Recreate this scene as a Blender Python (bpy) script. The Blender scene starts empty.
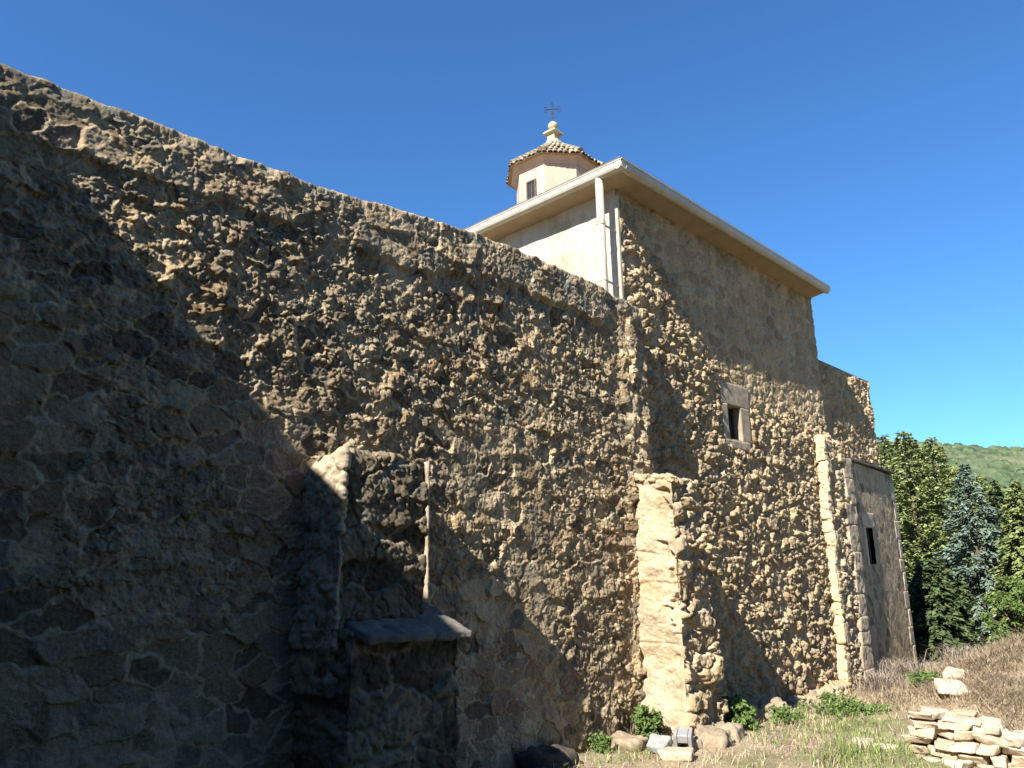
import bpy, math, random
import numpy as np
R = math.radians
rng = np.random.default_rng(7)
random.seed(7)
scene = bpy.context.scene
COL = scene.collection

# ------------------------------------------------------------------ noise
def _h(ix, iy, iz, s):
    a = (ix.astype(np.int64) * 374761393 + iy.astype(np.int64) * 668265263 + iz * 2147483647 + s * 974634211) & 0xffffffff
    a = ((a ^ (a >> 13)) * 1274126177) & 0xffffffff
    a = ((a ^ (a >> 16)) * 2246822519) & 0xffffffff
    a = a ^ (a >> 15)
    return (a & 0xffffff) / float(0x1000000)

def vn2(x, y, s=0):
    ix = np.floor(x); iy = np.floor(y); fx = x - ix; fy = y - iy
    fx = fx * fx * fx * (fx * (fx * 6 - 15) + 10); fy = fy * fy * fy * (fy * (fy * 6 - 15) + 10)
    a = _h(ix, iy, 0, s); b = _h(ix + 1, iy, 0, s); c = _h(ix, iy + 1, 0, s); d = _h(ix + 1, iy + 1, 0, s)
    return (a + (b - a) * fx) * (1 - fy) + (c + (d - c) * fx) * fy - .5

def fb2(x, y, s=0, o=4, g=.5):
    t = 0; a = 1.; f = 1.; n = 0
    for i in range(o):
        t = t + a * vn2(x * f + i * 17.3, y * f - i * 9.1, s + i); n += a; a *= g; f *= 2.03
    return t / n * 2

def vn3(x, y, z, s=0):
    ix = np.floor(x); iy = np.floor(y); iz = np.floor(z).astype(np.int64)
    fx = x - ix; fy = y - iy; fz = z - np.floor(z)
    fx = fx * fx * (3 - 2 * fx); fy = fy * fy * (3 - 2 * fy); fz = fz * fz * (3 - 2 * fz)
    def L(k):
        a = _h(ix, iy, k, s); b = _h(ix + 1, iy, k, s); c = _h(ix, iy + 1, k, s); d = _h(ix + 1, iy + 1, k, s)
        return (a + (b - a) * fx) * (1 - fy) + (c + (d - c) * fx) * fy
    return L(iz) * (1 - fz) + L(iz + 1) * fz - .5

def fb3(p, f, s=0, o=4, g=.5):
    t = 0; a = 1.; n = 0
    for i in range(o):
        q = p * f + i * 7.7
        t = t + a * vn3(q[:, 0], q[:, 1], q[:, 2], s + i); n += a; a *= g; f *= 2.03
    return t / n * 2

def sm(a, b, x):
    t = np.clip((x - a) / (b - a), 0, 1)
    return t * t * (3 - 2 * t)

def voro2(x, y, sx, sy, s, pw=2., jit=.95):
    """nearest random site: F1, F2, site hashes, offset to the site in cells"""
    u = x / sx; v = y / sy
    iu = np.floor(u); iv = np.floor(v)
    F1 = np.full(u.shape, 9.); F2 = np.full(u.shape, 9.)
    r = np.zeros(u.shape); r2 = np.zeros(u.shape); dx = np.zeros(u.shape); dy = np.zeros(u.shape)
    for i in (-1, 0, 1):
        for j in (-1, 0, 1):
            cu = iu + i; cv = iv + j
            a = cu + .5 + jit * (_h(cu, cv, 1, s) - .5) - u
            b = cv + .5 + jit * (_h(cu, cv, 2, s) - .5) - v
            d = (np.abs(a) ** pw + np.abs(b) ** pw) ** (1 / pw)
            d = d * (.8 + .4 * _h(cu, cv, 5, s))
            near = d < F1
            F2 = np.where(near, F1, np.minimum(F2, d))
            F1 = np.where(near, d, F1)
            r = np.where(near, _h(cu, cv, 3, s), r); r2 = np.where(near, _h(cu, cv, 4, s), r2)
            dx = np.where(near, a, dx); dy = np.where(near, b, dy)
    return F1, F2, r, r2, dx, dy

def voro3(p, sc, s):
    q = p / sc
    I = np.floor(q)
    n = len(p); F1 = np.full(n, 9.); F2 = np.full(n, 9.); r = np.zeros(n)
    for i in (-1, 0, 1):
        for j in (-1, 0, 1):
            for k in (-1, 0, 1):
                c = I + np.array([i, j, k]); z = c[:, 2].astype(np.int64)
                d = np.sqrt(((c + .5 + .9 * (np.stack([_h(c[:, 0], c[:, 1], z, s + m) for m in (1, 2, 3)], 1) - .5) - q) ** 2).sum(1))
                near = d < F1
                F2 = np.where(near, F1, np.minimum(F2, d)); F1 = np.where(near, d, F1)
                r = np.where(near, _h(c[:, 0], c[:, 1], z, s + 9), r)
    return F1, F2, r

# ------------------------------------------------------------------ objects
def tag(o, label=None, cat=None, group=None, kind=None):
    if label: o['label'] = label
    if cat: o['category'] = cat
    if group: o['group'] = group
    if kind: o['kind'] = kind
    return o

def empty(name, loc, label, cat, group=None):
    o = bpy.data.objects.new(name, None); COL.objects.link(o); o.location = loc
    o.empty_display_size = .2
    return tag(o, label, cat, group)

def link(name, me, mat, parent=None, smooth=True):
    o = bpy.data.objects.new(name, me); COL.objects.link(o)
    if mat: me.materials.append(mat)
    if smooth:
        me.polygons.foreach_set('use_smooth', np.ones(len(me.polygons), dtype=bool))
    if parent:
        o.parent = parent; o.matrix_parent_inverse = parent.matrix_basis.inverted()
    return o

def np_mesh(name, V, F, attrs=None):
    """V (n,3); F (m,k) array of one polygon size"""
    V = np.asarray(V, dtype=np.float32); F = np.asarray(F, dtype=np.int32)
    me = bpy.data.meshes.new(name)
    me.vertices.add(len(V)); me.vertices.foreach_set('co', V.ravel())
    k = F.shape[1]
    me.loops.add(F.size); me.loops.foreach_set('vertex_index', F.ravel())
    me.polygons.add(len(F)); me.polygons.foreach_set('loop_start', np.arange(0, F.size, k, dtype=np.int32))
    try: me.polygons.foreach_set('loop_total', np.full(len(F), k, dtype=np.int32))
    except Exception: pass
    me.update(calc_edges=True)
    for n, a in (attrs or {}).items():
        at = me.attributes.new(n, 'FLOAT', 'POINT'); at.data.foreach_set('value', np.asarray(a, dtype=np.float32).ravel())
    return me

def grid_faces(nu, nv, off=0, flip=False):
    i = np.arange(nu - 1)[:, None] * nv + np.arange(nv - 1)[None, :]
    f = np.stack([i, i + nv, i + nv + 1, i + 1], -1).reshape(-1, 4) + off
    return f[:, ::-1] if flip else f

class MB:
    """collects simple shapes for one mesh"""
    def __init__(s): s.v = []; s.f = []
    def add(s, V, F):
        o = len(s.v); s.v += [tuple(map(float, p)) for p in V]; s.f += [tuple(int(i) + o for i in f) for f in F]
    def hexa(s, c):
        """8 corners: 4 bottom ccw, 4 top ccw"""
        s.add(c, [(3, 2, 1, 0), (4, 5, 6, 7), (0, 1, 5, 4), (1, 2, 6, 5), (2, 3, 7, 6), (3, 0, 4, 7)])
    def box(s, x0, x1, y0, y1, z0, z1):
        s.hexa([(x0, y0, z0), (x1, y0, z0), (x1, y1, z0), (x0, y1, z0), (x0, y0, z1), (x1, y0, z1), (x1, y1, z1), (x0, y1, z1)])
    def tube(s, pts, r, n=10, cap=True):
        pts = [np.array(p, float) for p in pts]; rings = []
        for i, p in enumerate(pts):
            d = pts[min(i + 1, len(pts) - 1)] - pts[max(i - 1, 0)]; d /= np.linalg.norm(d)
            a = np.cross(d, (0, 0, 1.)) if abs(d[2]) < .9 else np.cross(d, (1., 0, 0)); a /= np.linalg.norm(a); b = np.cross(d, a)
            rr = r[i] if hasattr(r, '__len__') else r
            rings.append([p + rr * (a * math.cos(t) + b * math.sin(t)) for t in np.linspace(0, 2 * math.pi, n, endpoint=False)])
        V = [q for g in rings for q in g]; F = []
        for i in range(len(pts) - 1):
            for k in range(n): F.append((i * n + k, i * n + (k + 1) % n, (i + 1) * n + (k + 1) % n, (i + 1) * n + k))
        if cap:
            F.append(tuple(range(n))[::-1]); F.append(tuple((len(pts) - 1) * n + k for k in range(n)))
        s.add(V, F)
    def lathe(s, c, prof, n=20, a0=0.):
        """prof: list of (r,z) round a vertical axis at c"""
        V = []; F = []; m = len(prof)
        for r, z in prof:
            for k in range(n):
                t = a0 + 2 * math.pi * k / n; V.append((c[0] + r * math.cos(t), c[1] + r * math.sin(t), c[2] + z))
        for i in range(m - 1):
            for k in range(n): F.append((i * n + k, i * n + (k + 1) % n, (i + 1) * n + (k + 1) % n, (i + 1) * n + k))
        F.append(tuple(range(n))[::-1]); F.append(tuple((m - 1) * n + k for k in range(n)))
        s.add(V, F)
    def build(s, name, mat, parent=None, smooth=False, bevel=0):
        me = bpy.data.meshes.new(name); me.from_pydata(s.v, [], s.f); me.update()
        o = link(name, me, mat, parent, smooth)
        if bevel:
            b = o.modifiers.new('Bevel', 'BEVEL'); b.width = bevel; b.segments = 2
        return o

def rough_hexa(c, res, hfun, rnd=0.0):
    """subdivided six-sided block with welded edges, pushed along its normals by hfun(points)->(h, attrs)"""
    c = np.array(c, float)
    ex = [np.linalg.norm(c[1] - c[0]), np.linalg.norm(c[3] - c[0]), np.linalg.norm(c[4] - c[0])]
    n = [max(2, int(round(e / res))) for e in ex]
    K = []; Fs = []
    off = 0
    for ax in range(3):
        o1, o2 = [(1, 2), (2, 0), (0, 1)][ax]
        for side in (0, 1):
            a, b = np.meshgrid(np.arange(n[o1] + 1), np.arange(n[o2] + 1), indexing='ij')
            k = np.zeros(a.shape + (3,), int); k[..., o1] = a; k[..., o2] = b; k[..., ax] = side * n[ax]
            K.append(k.reshape(-1, 3)); Fs.append(grid_faces(n[o1] + 1, n[o2] + 1, off, flip=(side == 0))); off += a.size
    K = np.concatenate(K); F = np.concatenate(Fs)
    U, inv = np.unique(K, axis=0, return_inverse=True); inv = inv.reshape(-1); F = inv[F]
    t = U / np.array(n)
    if rnd:
        w = t * 2 - 1; l = np.maximum(1e-6, np.abs(w)); pn = 6.
        nn = (l ** pn).sum(1) ** (1 / pn); w = w * (1 - rnd) + (w / nn[:, None]) * rnd; t = (w + 1) / 2
    x, y, z = t[:, 0:1], t[:, 1:2], t[:, 2:3]
    lo = (c[0] * (1 - x) + c[1] * x) * (1 - y) + (c[3] * (1 - x) + c[2] * x) * y
    hi = (c[4] * (1 - x) + c[5] * x) * (1 - y) + (c[7] * (1 - x) + c[6] * x) * y
    P = lo * (1 - z) + hi * z
    A = P[F[:, 1]] - P[F[:, 0]]; B = P[F[:, 3]] - P[F[:, 0]]; N = np.cross(A, B)
    vn = np.zeros_like(P)
    for k in range(4): np.add.at(vn, F[:, k], N)
    vn /= np.maximum(1e-9, np.linalg.norm(vn, axis=1))[:, None]
    h, at = hfun(P, vn)
    return P + vn * np.asarray(h)[:, None], F, at

def boxc(x0, x1, y0, y1, z0, z1):
    return [(x0, y0, z0), (x1, y0, z0), (x1, y1, z0), (x0, y1, z0), (x0, y0, z1), (x1, y0, z1), (x1, y1, z1), (x0, y1, z1)]

# ------------------------------------------------------------------ materials
def new_mat(name, rough=.9):
    m = bpy.data.materials.new(name); m.use_nodes = True
    nt = m.node_tree; b = nt.nodes['Principled BSDF']; b.inputs['Roughness'].default_value = rough
    b.inputs['Specular IOR Level'].default_value = .25
    return m, nt, b

def N(nt, t, **kw):
    n = nt.nodes.new(t)
    for k, v in kw.items(): setattr(n, k, v)
    return n

def ramp(nt, fac, stops):
    r = N(nt, 'ShaderNodeValToRGB'); e = r.color_ramp.elements
    while len(e) < len(stops): e.new(.5)
    for el, (p, c) in zip(e, stops): el.position = p; el.color = (*c, 1)
    nt.links.new(fac, r.inputs[0]); return r.outputs[0]

def noise(nt, scale, detail=4, rough=.55, vec=None):
    n = N(nt, 'ShaderNodeTexNoise'); n.inputs['Scale'].default_value = scale; n.inputs['Detail'].default_value = detail
    n.inputs['Roughness'].default_value = rough
    if vec is None:
        vec = N(nt, 'ShaderNodeTexCoord').outputs['Object']
    nt.links.new(vec, n.inputs['Vector']); return n.outputs['Fac']

def mixc(nt, fac, a, b, mode='MIX'):
    m = N(nt, 'ShaderNodeMix', data_type='RGBA', blend_type=mode)
    for sock, v in ((0, fac), (6, a), (7, b)):
        if hasattr(v, 'is_linked'): nt.links.new(v, m.inputs[sock])
        elif isinstance(v, (int, float)): m.inputs[sock].default_value = v
        else: m.inputs[sock].default_value = (*v, 1)
    return m.outputs[2]

def bump(nt, b, h, strength, dist):
    bn = N(nt, 'ShaderNodeBump'); bn.inputs['Strength'].default_value = strength; bn.inputs['Distance'].default_value = dist
    nt.links.new(h, bn.inputs['Height']); nt.links.new(bn.outputs[0], b.inputs['Normal'])

def attr(nt, n):
    a = N(nt, 'ShaderNodeAttribute'); a.attribute_name = n; return a.outputs['Fac']

def rubble_mat(name, stones, mortar, lichen=(.25, .25, .2), lich=0., bstr=.6):
    m, nt, b = new_mat(name, .95)
    st = ramp(nt, attr(nt, 'rnd'), stones)
    fine = noise(nt, 38, 6, .65); mid = noise(nt, 7, 5, .6); big = noise(nt, 1.1, 4, .6)
    st = mixc(nt, .8, st, ramp(nt, fine, [(.3, (.55, .55, .53)), (.7, (1.3, 1.27, 1.2))]), 'MULTIPLY')
    mo = mixc(nt, .7, mortar, ramp(nt, mid, [(.3, (.7, .68, .66)), (.7, (1.2, 1.2, 1.15))]), 'MULTIPLY')
    c = mixc(nt, attr(nt, 'mortar'), st, mo)
    c = mixc(nt, .6, c, ramp(nt, big, [(.3, (.72, .72, .74)), (.7, (1.15, 1.1, 1.02))]), 'MULTIPLY')
    mp = N(nt, 'ShaderNodeMapping'); mp.inputs['Scale'].default_value = (1, 1, .16); nt.links.new(N(nt, 'ShaderNodeTexCoord').outputs['Object'], mp.inputs[0])
    c = mixc(nt, .45, c, ramp(nt, noise(nt, 4.5, 5, .6, mp.outputs[0]), [(.36, (.7, .68, .66)), (.6, (1.08, 1.06, 1.03))]), 'MULTIPLY')
    c = mixc(nt, .35, c, ramp(nt, noise(nt, 2.6, 6, .7), [(.36, (.62, .6, .6)), (.5, (1, 1, 1)), (.66, (1.22, 1.15, 1.02))]), 'MULTIPLY')
    if lich:
        l = noise(nt, 5, 6, .7)
        lf = ramp(nt, l, [(.52, (0, 0, 0)), (.64, (lich,) * 3)])
        mul = N(nt, 'ShaderNodeMath', operation='MULTIPLY'); nt.links.new(lf, mul.inputs[0]); nt.links.new(attr(nt, 'lichen'), mul.inputs[1])
        c = mixc(nt, mul.outputs[0], c, lichen)
    nt.links.new(c, b.inputs['Base Color'])
    bump(nt, b, noise(nt, 42, 9, .75), bstr, .03)
    return m

def stone_mat(name, stops, scale=9., bstr=.5, rough=.9, per_object=0., grain=45, bdist=.01, streak=0.):
    m, nt, b = new_mat(name, rough)
    c = ramp(nt, noise(nt, scale, 6, .62), stops)
    if streak:
        mp = N(nt, 'ShaderNodeMapping'); mp.inputs['Scale'].default_value = (1, 1, .12); nt.links.new(N(nt, 'ShaderNodeTexCoord').outputs['Object'], mp.inputs[0])
        c = mixc(nt, streak, c, ramp(nt, noise(nt, 6, 5, .6, mp.outputs[0]), [(.35, (.72, .68, .62)), (.6, (1.06, 1.05, 1.04))]), 'MULTIPLY')
    c = mixc(nt, .5, c, ramp(nt, noise(nt, grain, 4, .7), [(.3, (.75, .75, .75)), (.7, (1.2, 1.2, 1.2))]), 'MULTIPLY')
    if per_object:
        oi = N(nt, 'ShaderNodeObjectInfo').outputs['Random']
        c = mixc(nt, per_object, c, ramp(nt, oi, [(0, (.75, .66, .55)), (.35, (1.05, .95, .8)), (.7, (1.1, 1.08, 1.05)), (1, (.9, .72, .5))]), 'MULTIPLY')
    nt.links.new(c, b.inputs['Base Color'])
    bump(nt, b, noise(nt, grain, 8, .7), bstr, bdist)
    return m

def leaf_mat(name, a, bcol, scale=2., c3=None):
    m, nt, b = new_mat(name, .75)
    g = N(nt, 'ShaderNodeNewGeometry').outputs['Random Per Island']
    c = ramp(nt, g, [(0, a), (1, bcol)])
    c = mixc(nt, .7, c, ramp(nt, noise(nt, scale, 3), [(.3, (.6, .62, .6)), (.7, (1.35, 1.3, 1.2))]), 'MULTIPLY')
    nt.links.new(c, b.inputs['Base Color'])
    return m

M = {}
M['near'] = rubble_mat('near_rubble', [(0, (.16, .125, .083)), (.2, (.29, .225, .14)), (.4, (.43, .335, .21)), (.55, (.2, .175, .135)), (.7, (.36, .285, .18)), (.85, (.29, .2, .115)), (1, (.52, .405, .245))], (.54, .425, .27), (.22, .22, .175), .8, .9)
M['church'] = rubble_mat('church_rubble', [(0, (.26, .19, .112)), (.4, (.38, .29, .175)), (.8, (.44, .34, .21)), (1, (.3, .24, .15))], (.42, .32, .2), (.3, .3, .26), .4)
M['apse'] = rubble_mat('flush_rubble', [(0, (.16, .12, .076)), (.5, (.28, .215, .14)), (1, (.34, .265, .175))], (.39, .31, .205), (.3, .3, .26), .4)
M['dark_rubble'] = rubble_mat('dark_rubble', [(0, (.06, .048, .032)), (.5, (.12, .095, .062)), (1, (.2, .165, .11))], (.27, .21, .135), (.3, .3, .27), .6)
M['pier'] = rubble_mat('pier_rubble', [(0, (.08, .065, .045)), (.5, (.16, .13, .09)), (1, (.26, .21, .14))], (.3, .24, .16), (.22, .22, .18), .5)
M['b2'] = rubble_mat('pale_buttress', [(0, (.33, .25, .155)), (.5, (.42, .335, .225)), (1, (.37, .275, .16))], (.47, .385, .265), (.3, .3, .26), .3)
M['b3'] = rubble_mat('buttress_rubble', [(0, (.30, .23, .15)), (.5, (.42, .34, .23)), (1, (.4, .31, .18))], (.47, .38, .25), (.3, .3, .26), .3)
M['quoin'] = stone_mat('quoin_stone', [(.3, (.24, .19, .125)), (.7, (.37, .3, .21))], 6, .8)
M['ochre'] = stone_mat('ochre_stone', [(.3, (.4, .3, .17)), (.7, (.5, .4, .25))], 6, .7)
M['skim'] = stone_mat('pale_skim', [(.3, (.2, .15, .09)), (.5, (.36, .29, .2)), (.7, (.24, .18, .105))], 6, .8)
M['slate'] = stone_mat('slate_ledge', [(.3, (.09, .08, .065)), (.7, (.19, .165, .13))], 5, .7)
M['plaster'] = stone_mat('cream_plaster', [(.3, (.31, .24, .16)), (.42, (.4, .34, .26)), (.6, (.43, .375, .3)), (.75, (.37, .305, .225))], 2.2, .25, .9, 0, 40, .006, .6)
M['pink'] = stone_mat('pink_plaster', [(.2, (.39, .295, .215)), (.8, (.45, .35, .265))], 2.2, .15, .9, 0, 40, .004, .4)
M['gutter'] = stone_mat('cream_metal', [(.2, (.40, .36, .28)), (.8, (.47, .43, .35))], 3, .05, .45, 0, 30, .002, .4)
M['soffit'] = stone_mat('soffit_plaster', [(.2, (.27, .2, .125)), (.5, (.33, .255, .165)), (.8, (.37, .285, .185))], 4, .5)
M['tile'] = stone_mat('aged_tile', [(.25, (.2, .165, .125)), (.5, (.31, .27, .21)), (.75, (.4, .36, .295))], 7, .6)
_nt = M['tile'].node_tree; _b = _nt.nodes['Principled BSDF']; _src = _b.inputs['Base Color'].links[0].from_socket
_nt.links.new(mixc(_nt, .85, _src, ramp(_nt, N(_nt, 'ShaderNodeNewGeometry').outputs['Random Per Island'], [(0, (.45, .4, .34)), (.4, (.9, .8, .66)), (.7, (1.15, 1.1, 1.)), (1, (.85, .78, .62))]), 'MULTIPLY'), _b.inputs['Base Color'])
M['roof'] = stone_mat('roof_tile', [(.25, (.22, .13, .08)), (.75, (.36, .24, .16))], 7, .6)
M['finial'] = stone_mat('finial_stone', [(.3, (.34, .26, .13)), (.7, (.46, .4, .29))], 9, .4)
M['iron'] = stone_mat('rusty_iron', [(.3, (.03, .026, .024)), (.7, (.06, .045, .036))], 20, .3, .7)
M['dark'] = stone_mat('dark_interior', [(.3, (.012, .012, .014)), (.7, (.02, .02, .024))], 3, .1, .6)
M['wood'] = stone_mat('old_wood', [(.3, (.07, .05, .035)), (.7, (.13, .1, .07))], 12, .4)
M['slab'] = stone_mat('pale_slab', [(.25, (.36, .29, .2)), (.5, (.5, .44, .35)), (.78, (.45, .345, .22))], 7, .9, .85, .6, 38, .02)
M['boulder'] = stone_mat('boulder_stone', [(.25, (.19, .15, .1)), (.55, (.34, .28, .2)), (.8, (.24, .185, .12))], 8, .9, .9, .4, 38, .02)
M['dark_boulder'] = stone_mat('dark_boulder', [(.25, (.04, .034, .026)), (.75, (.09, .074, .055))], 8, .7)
M['grey_block'] = stone_mat('grey_block', [(.25, (.2, .2, .19)), (.75, (.28, .275, .26))], 8, .3)
M['bark'] = stone_mat('bark', [(.3, (.05, .038, .028)), (.7, (.12, .09, .065))], 10, .8)
M['annex_quoin'] = stone_mat('annex_quoin', [(.3, (.34, .27, .18)), (.7, (.48, .39, .28))], 6, .5)
M['wing'] = stone_mat('wing_render', [(.3, (.17, .115, .065)), (.7, (.27, .185, .105))], 3, .5)
M['spruce_blue'] = leaf_mat('blue_needles', (.07, .105, .078), (.16, .21, .165))
M['spruce'] = leaf_mat('dark_needles', (.085, .115, .035), (.21, .25, .09))
M['pine'] = leaf_mat('olive_needles', (.12, .155, .045), (.27, .305, .12), 1.2)
M['dark_conifer'] = leaf_mat('deep_needles', (.03, .05, .018), (.085, .115, .045))  # near-black needles paint in the shade beneath the crowns; one spruce shares them
M['bush'] = leaf_mat('shrub_leaf', (.05, .09, .02), (.12, .17, .045))
M['weed'] = leaf_mat('weed_leaf', (.045, .085, .018), (.12, .18, .045), 6)
M['grass'] = leaf_mat('grass_blade', (.07, .125, .025), (.18, .22, .065), 3)
M['straw'] = leaf_mat('dry_straw', (.28, .22, .13), (.46, .38, .25), 3)
M['twig'] = leaf_mat('dry_twig', (.17, .125, .08), (.37, .285, .19), 1.5)
M['greytwig'] = leaf_mat('grey_twig', (.19, .15, .12), (.33, .27, .22), 3)

# ------------------------------------------------------------------ terrain
def ground_z(x, y):
    x = np.asarray(x, float); y = np.asarray(y, float)
    z = .02 - .24 * sm(6.2, 12.5, x)
    z = z + .78 * sm(8.6, 14, x) * sm(4.8, 2.5, y)
    z = z - .06 * sm(4.2, 1.5, y) * sm(9.5, 7, x)
    z = z - 5.6 * sm(15.5, 48, x) - 2.0 * sm(6, 40, -y) * sm(0, 30, x)
    z = z - 4. * sm(60, 200, np.hypot(x, y))
    k = sm(40, 16, np.abs(x)) * sm(30, 9, np.abs(y))
    mo = sm(8.6, 12, x) * sm(4.8, 3, y)
    z = z + k * ((.05 + .09 * mo) * fb2(x * 1.1, y * 1.1, 51, 4) + .02 * fb2(x * 7, y * 7, 57, 3))
    return z

def build_ground():
    xs = np.concatenate([[-2500, -1200, -500, -200, -90, -40, -22, -14], np.arange(-10, 5.4, .35), np.arange(5.4, 17.5, .04), np.arange(17.5, 50, .5), [55, 62, 75, 95, 130, 200, 400, 900, 2500]])
    ys = np.concatenate([[-2500, -900, -300, -120, -60, -30, -18], np.arange(-11, 1, .35), np.arange(1, 5.6, .04), np.arange(5.6, 30, .5), [34, 40, 50, 70, 110, 200, 500, 1200, 2500]])
    X, Y = np.meshgrid(xs, ys, indexing='ij')
    Z = ground_z(X, Y)
    m, nt, b = new_mat('soil', .97)
    tc = N(nt, 'ShaderNodeTexCoord').outputs['Object']
    c = ramp(nt, noise(nt, 1.3, 7, .65, tc), [(.3, (.18, .135, .085)), (.5, (.3, .235, .155)), (.7, (.4, .33, .225))])
    c = mixc(nt, .6, c, ramp(nt, noise(nt, 26, 6, .7, tc), [(.3, (.55, .52, .5)), (.7, (1.35, 1.3, 1.22))]), 'MULTIPLY')
    g = ramp(nt, noise(nt, .9, 5, .6, tc), [(.46, (0, 0, 0)), (.6, (.75,) * 3)])
    c = mixc(nt, g, c, (.13, .15, .05))
    nt.links.new(c, b.inputs['Base Color'])
    bump(nt, b, noise(nt, 30, 8, .7, tc), .9, .03)
    o = link('ground', np_mesh('ground', np.stack([X, Y, Z], -1).reshape(-1, 3), grid_faces(len(xs), len(ys))), m)
    tag(o, kind='structure')
build_ground()

def build_hill():
    az = np.radians(np.arange(-30, 50, .08)); D = np.concatenate([np.arange(62, 200, 2.), np.arange(200, 480, 1.5), np.arange(480, 760, 12)])
    A, DD = np.meshgrid(az, D, indexing='ij')
    X = DD * np.cos(A); Y = DD * np.sin(A)
    el = np.clip(7.45 + (np.degrees(A) - 14.3) * .17 + .25 * vn2(np.degrees(A) * .25, A * 0, 3), 4.5, 11)
    top = 380 * np.tan(np.radians(el)) + 1.7
    t = np.clip((DD - 62) / (380 - 62), 0, 1)
    Z = -12 + (top + 12) * (t ** 1.12) - np.clip(DD - 385, 0, None) ** 1.2 * .12
    Z = Z + 4 * fb2(X / 60, Y / 60, 5, 3) * sm(60, 110, DD)
    F1, F2, r, r2, _, _ = voro2(X + 2 * fb2(X / 4, Y / 4, 71, 2), Y + 2 * fb2(X / 4, Y / 4, 72, 2), 3., 3., 9)
    bare = sm(.12, .26, fb2(X / 40, Y / 40, 15, 4) - .12 * (1 - t))
    dome = np.sqrt(np.clip(1 - (F1 / .75) ** 2, 0, 1)) * (.7 + 2.2 * r) * (r2 > .25) * (1 - .85 * bare)
    Z = Z + dome * sm(60, 90, DD) + .6 * fb2(X / 1.7, Y / 1.7, 61, 3)
    m, nt, b = new_mat('hill_scrub', .95)
    c = ramp(nt, attr(nt, 'rnd'), [(0, (.025, .042, .02)), (.4, (.06, .088, .04)), (.7, (.095, .118, .058)), (1, (.036, .058, .028))])
    tc = N(nt, 'ShaderNodeTexCoord').outputs['Object']
    c = mixc(nt, attr(nt, 'bare'), c, ramp(nt, noise(nt, .05, 6, .6, tc), [(.35, (.085, .11, .05)), (.65, (.17, .155, .095))]))
    c = mixc(nt, .6, c, ramp(nt, noise(nt, .6, 6, .7, tc), [(.3, (.55, .55, .55)), (.7, (1.4, 1.4, 1.35))]), 'MULTIPLY')
    nt.links.new(c, b.inputs['Base Color'])
    o = link('hill', np_mesh('hill', np.stack([X, Y, Z], -1).reshape(-1, 3), grid_faces(len(az), len(D), flip=True), {'rnd': r, 'bare': bare * .8}), m)
    tag(o, kind='structure')
build_hill()

# ------------------------------------------------------------------ rubble relief
def lumps(x, z, sx, sz, s, pres, lo, hi, rad=.62):
    F1, F2, r, r2, dx, dz = voro2(x, z, sx, sz, s, 2.2)
    on = (r2 < pres)
    q = np.clip(1 - F1 / rad, 0, 1); tx = _h(np.floor(r * 9999), np.floor(r2 * 9999), 3, s) - .35; tz = _h(np.floor(r * 9999), np.floor(r2 * 9999), 4, s) - .5
    d = np.clip(np.minimum(q * 2.2, .62 + .7 * q + 1.1 * (dx * tx + dz * tz)), 0, 1.3) * sm(.0, .14, F2 - F1)
    return d * on * (lo + (hi - lo) * r), d * on, r

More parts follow.
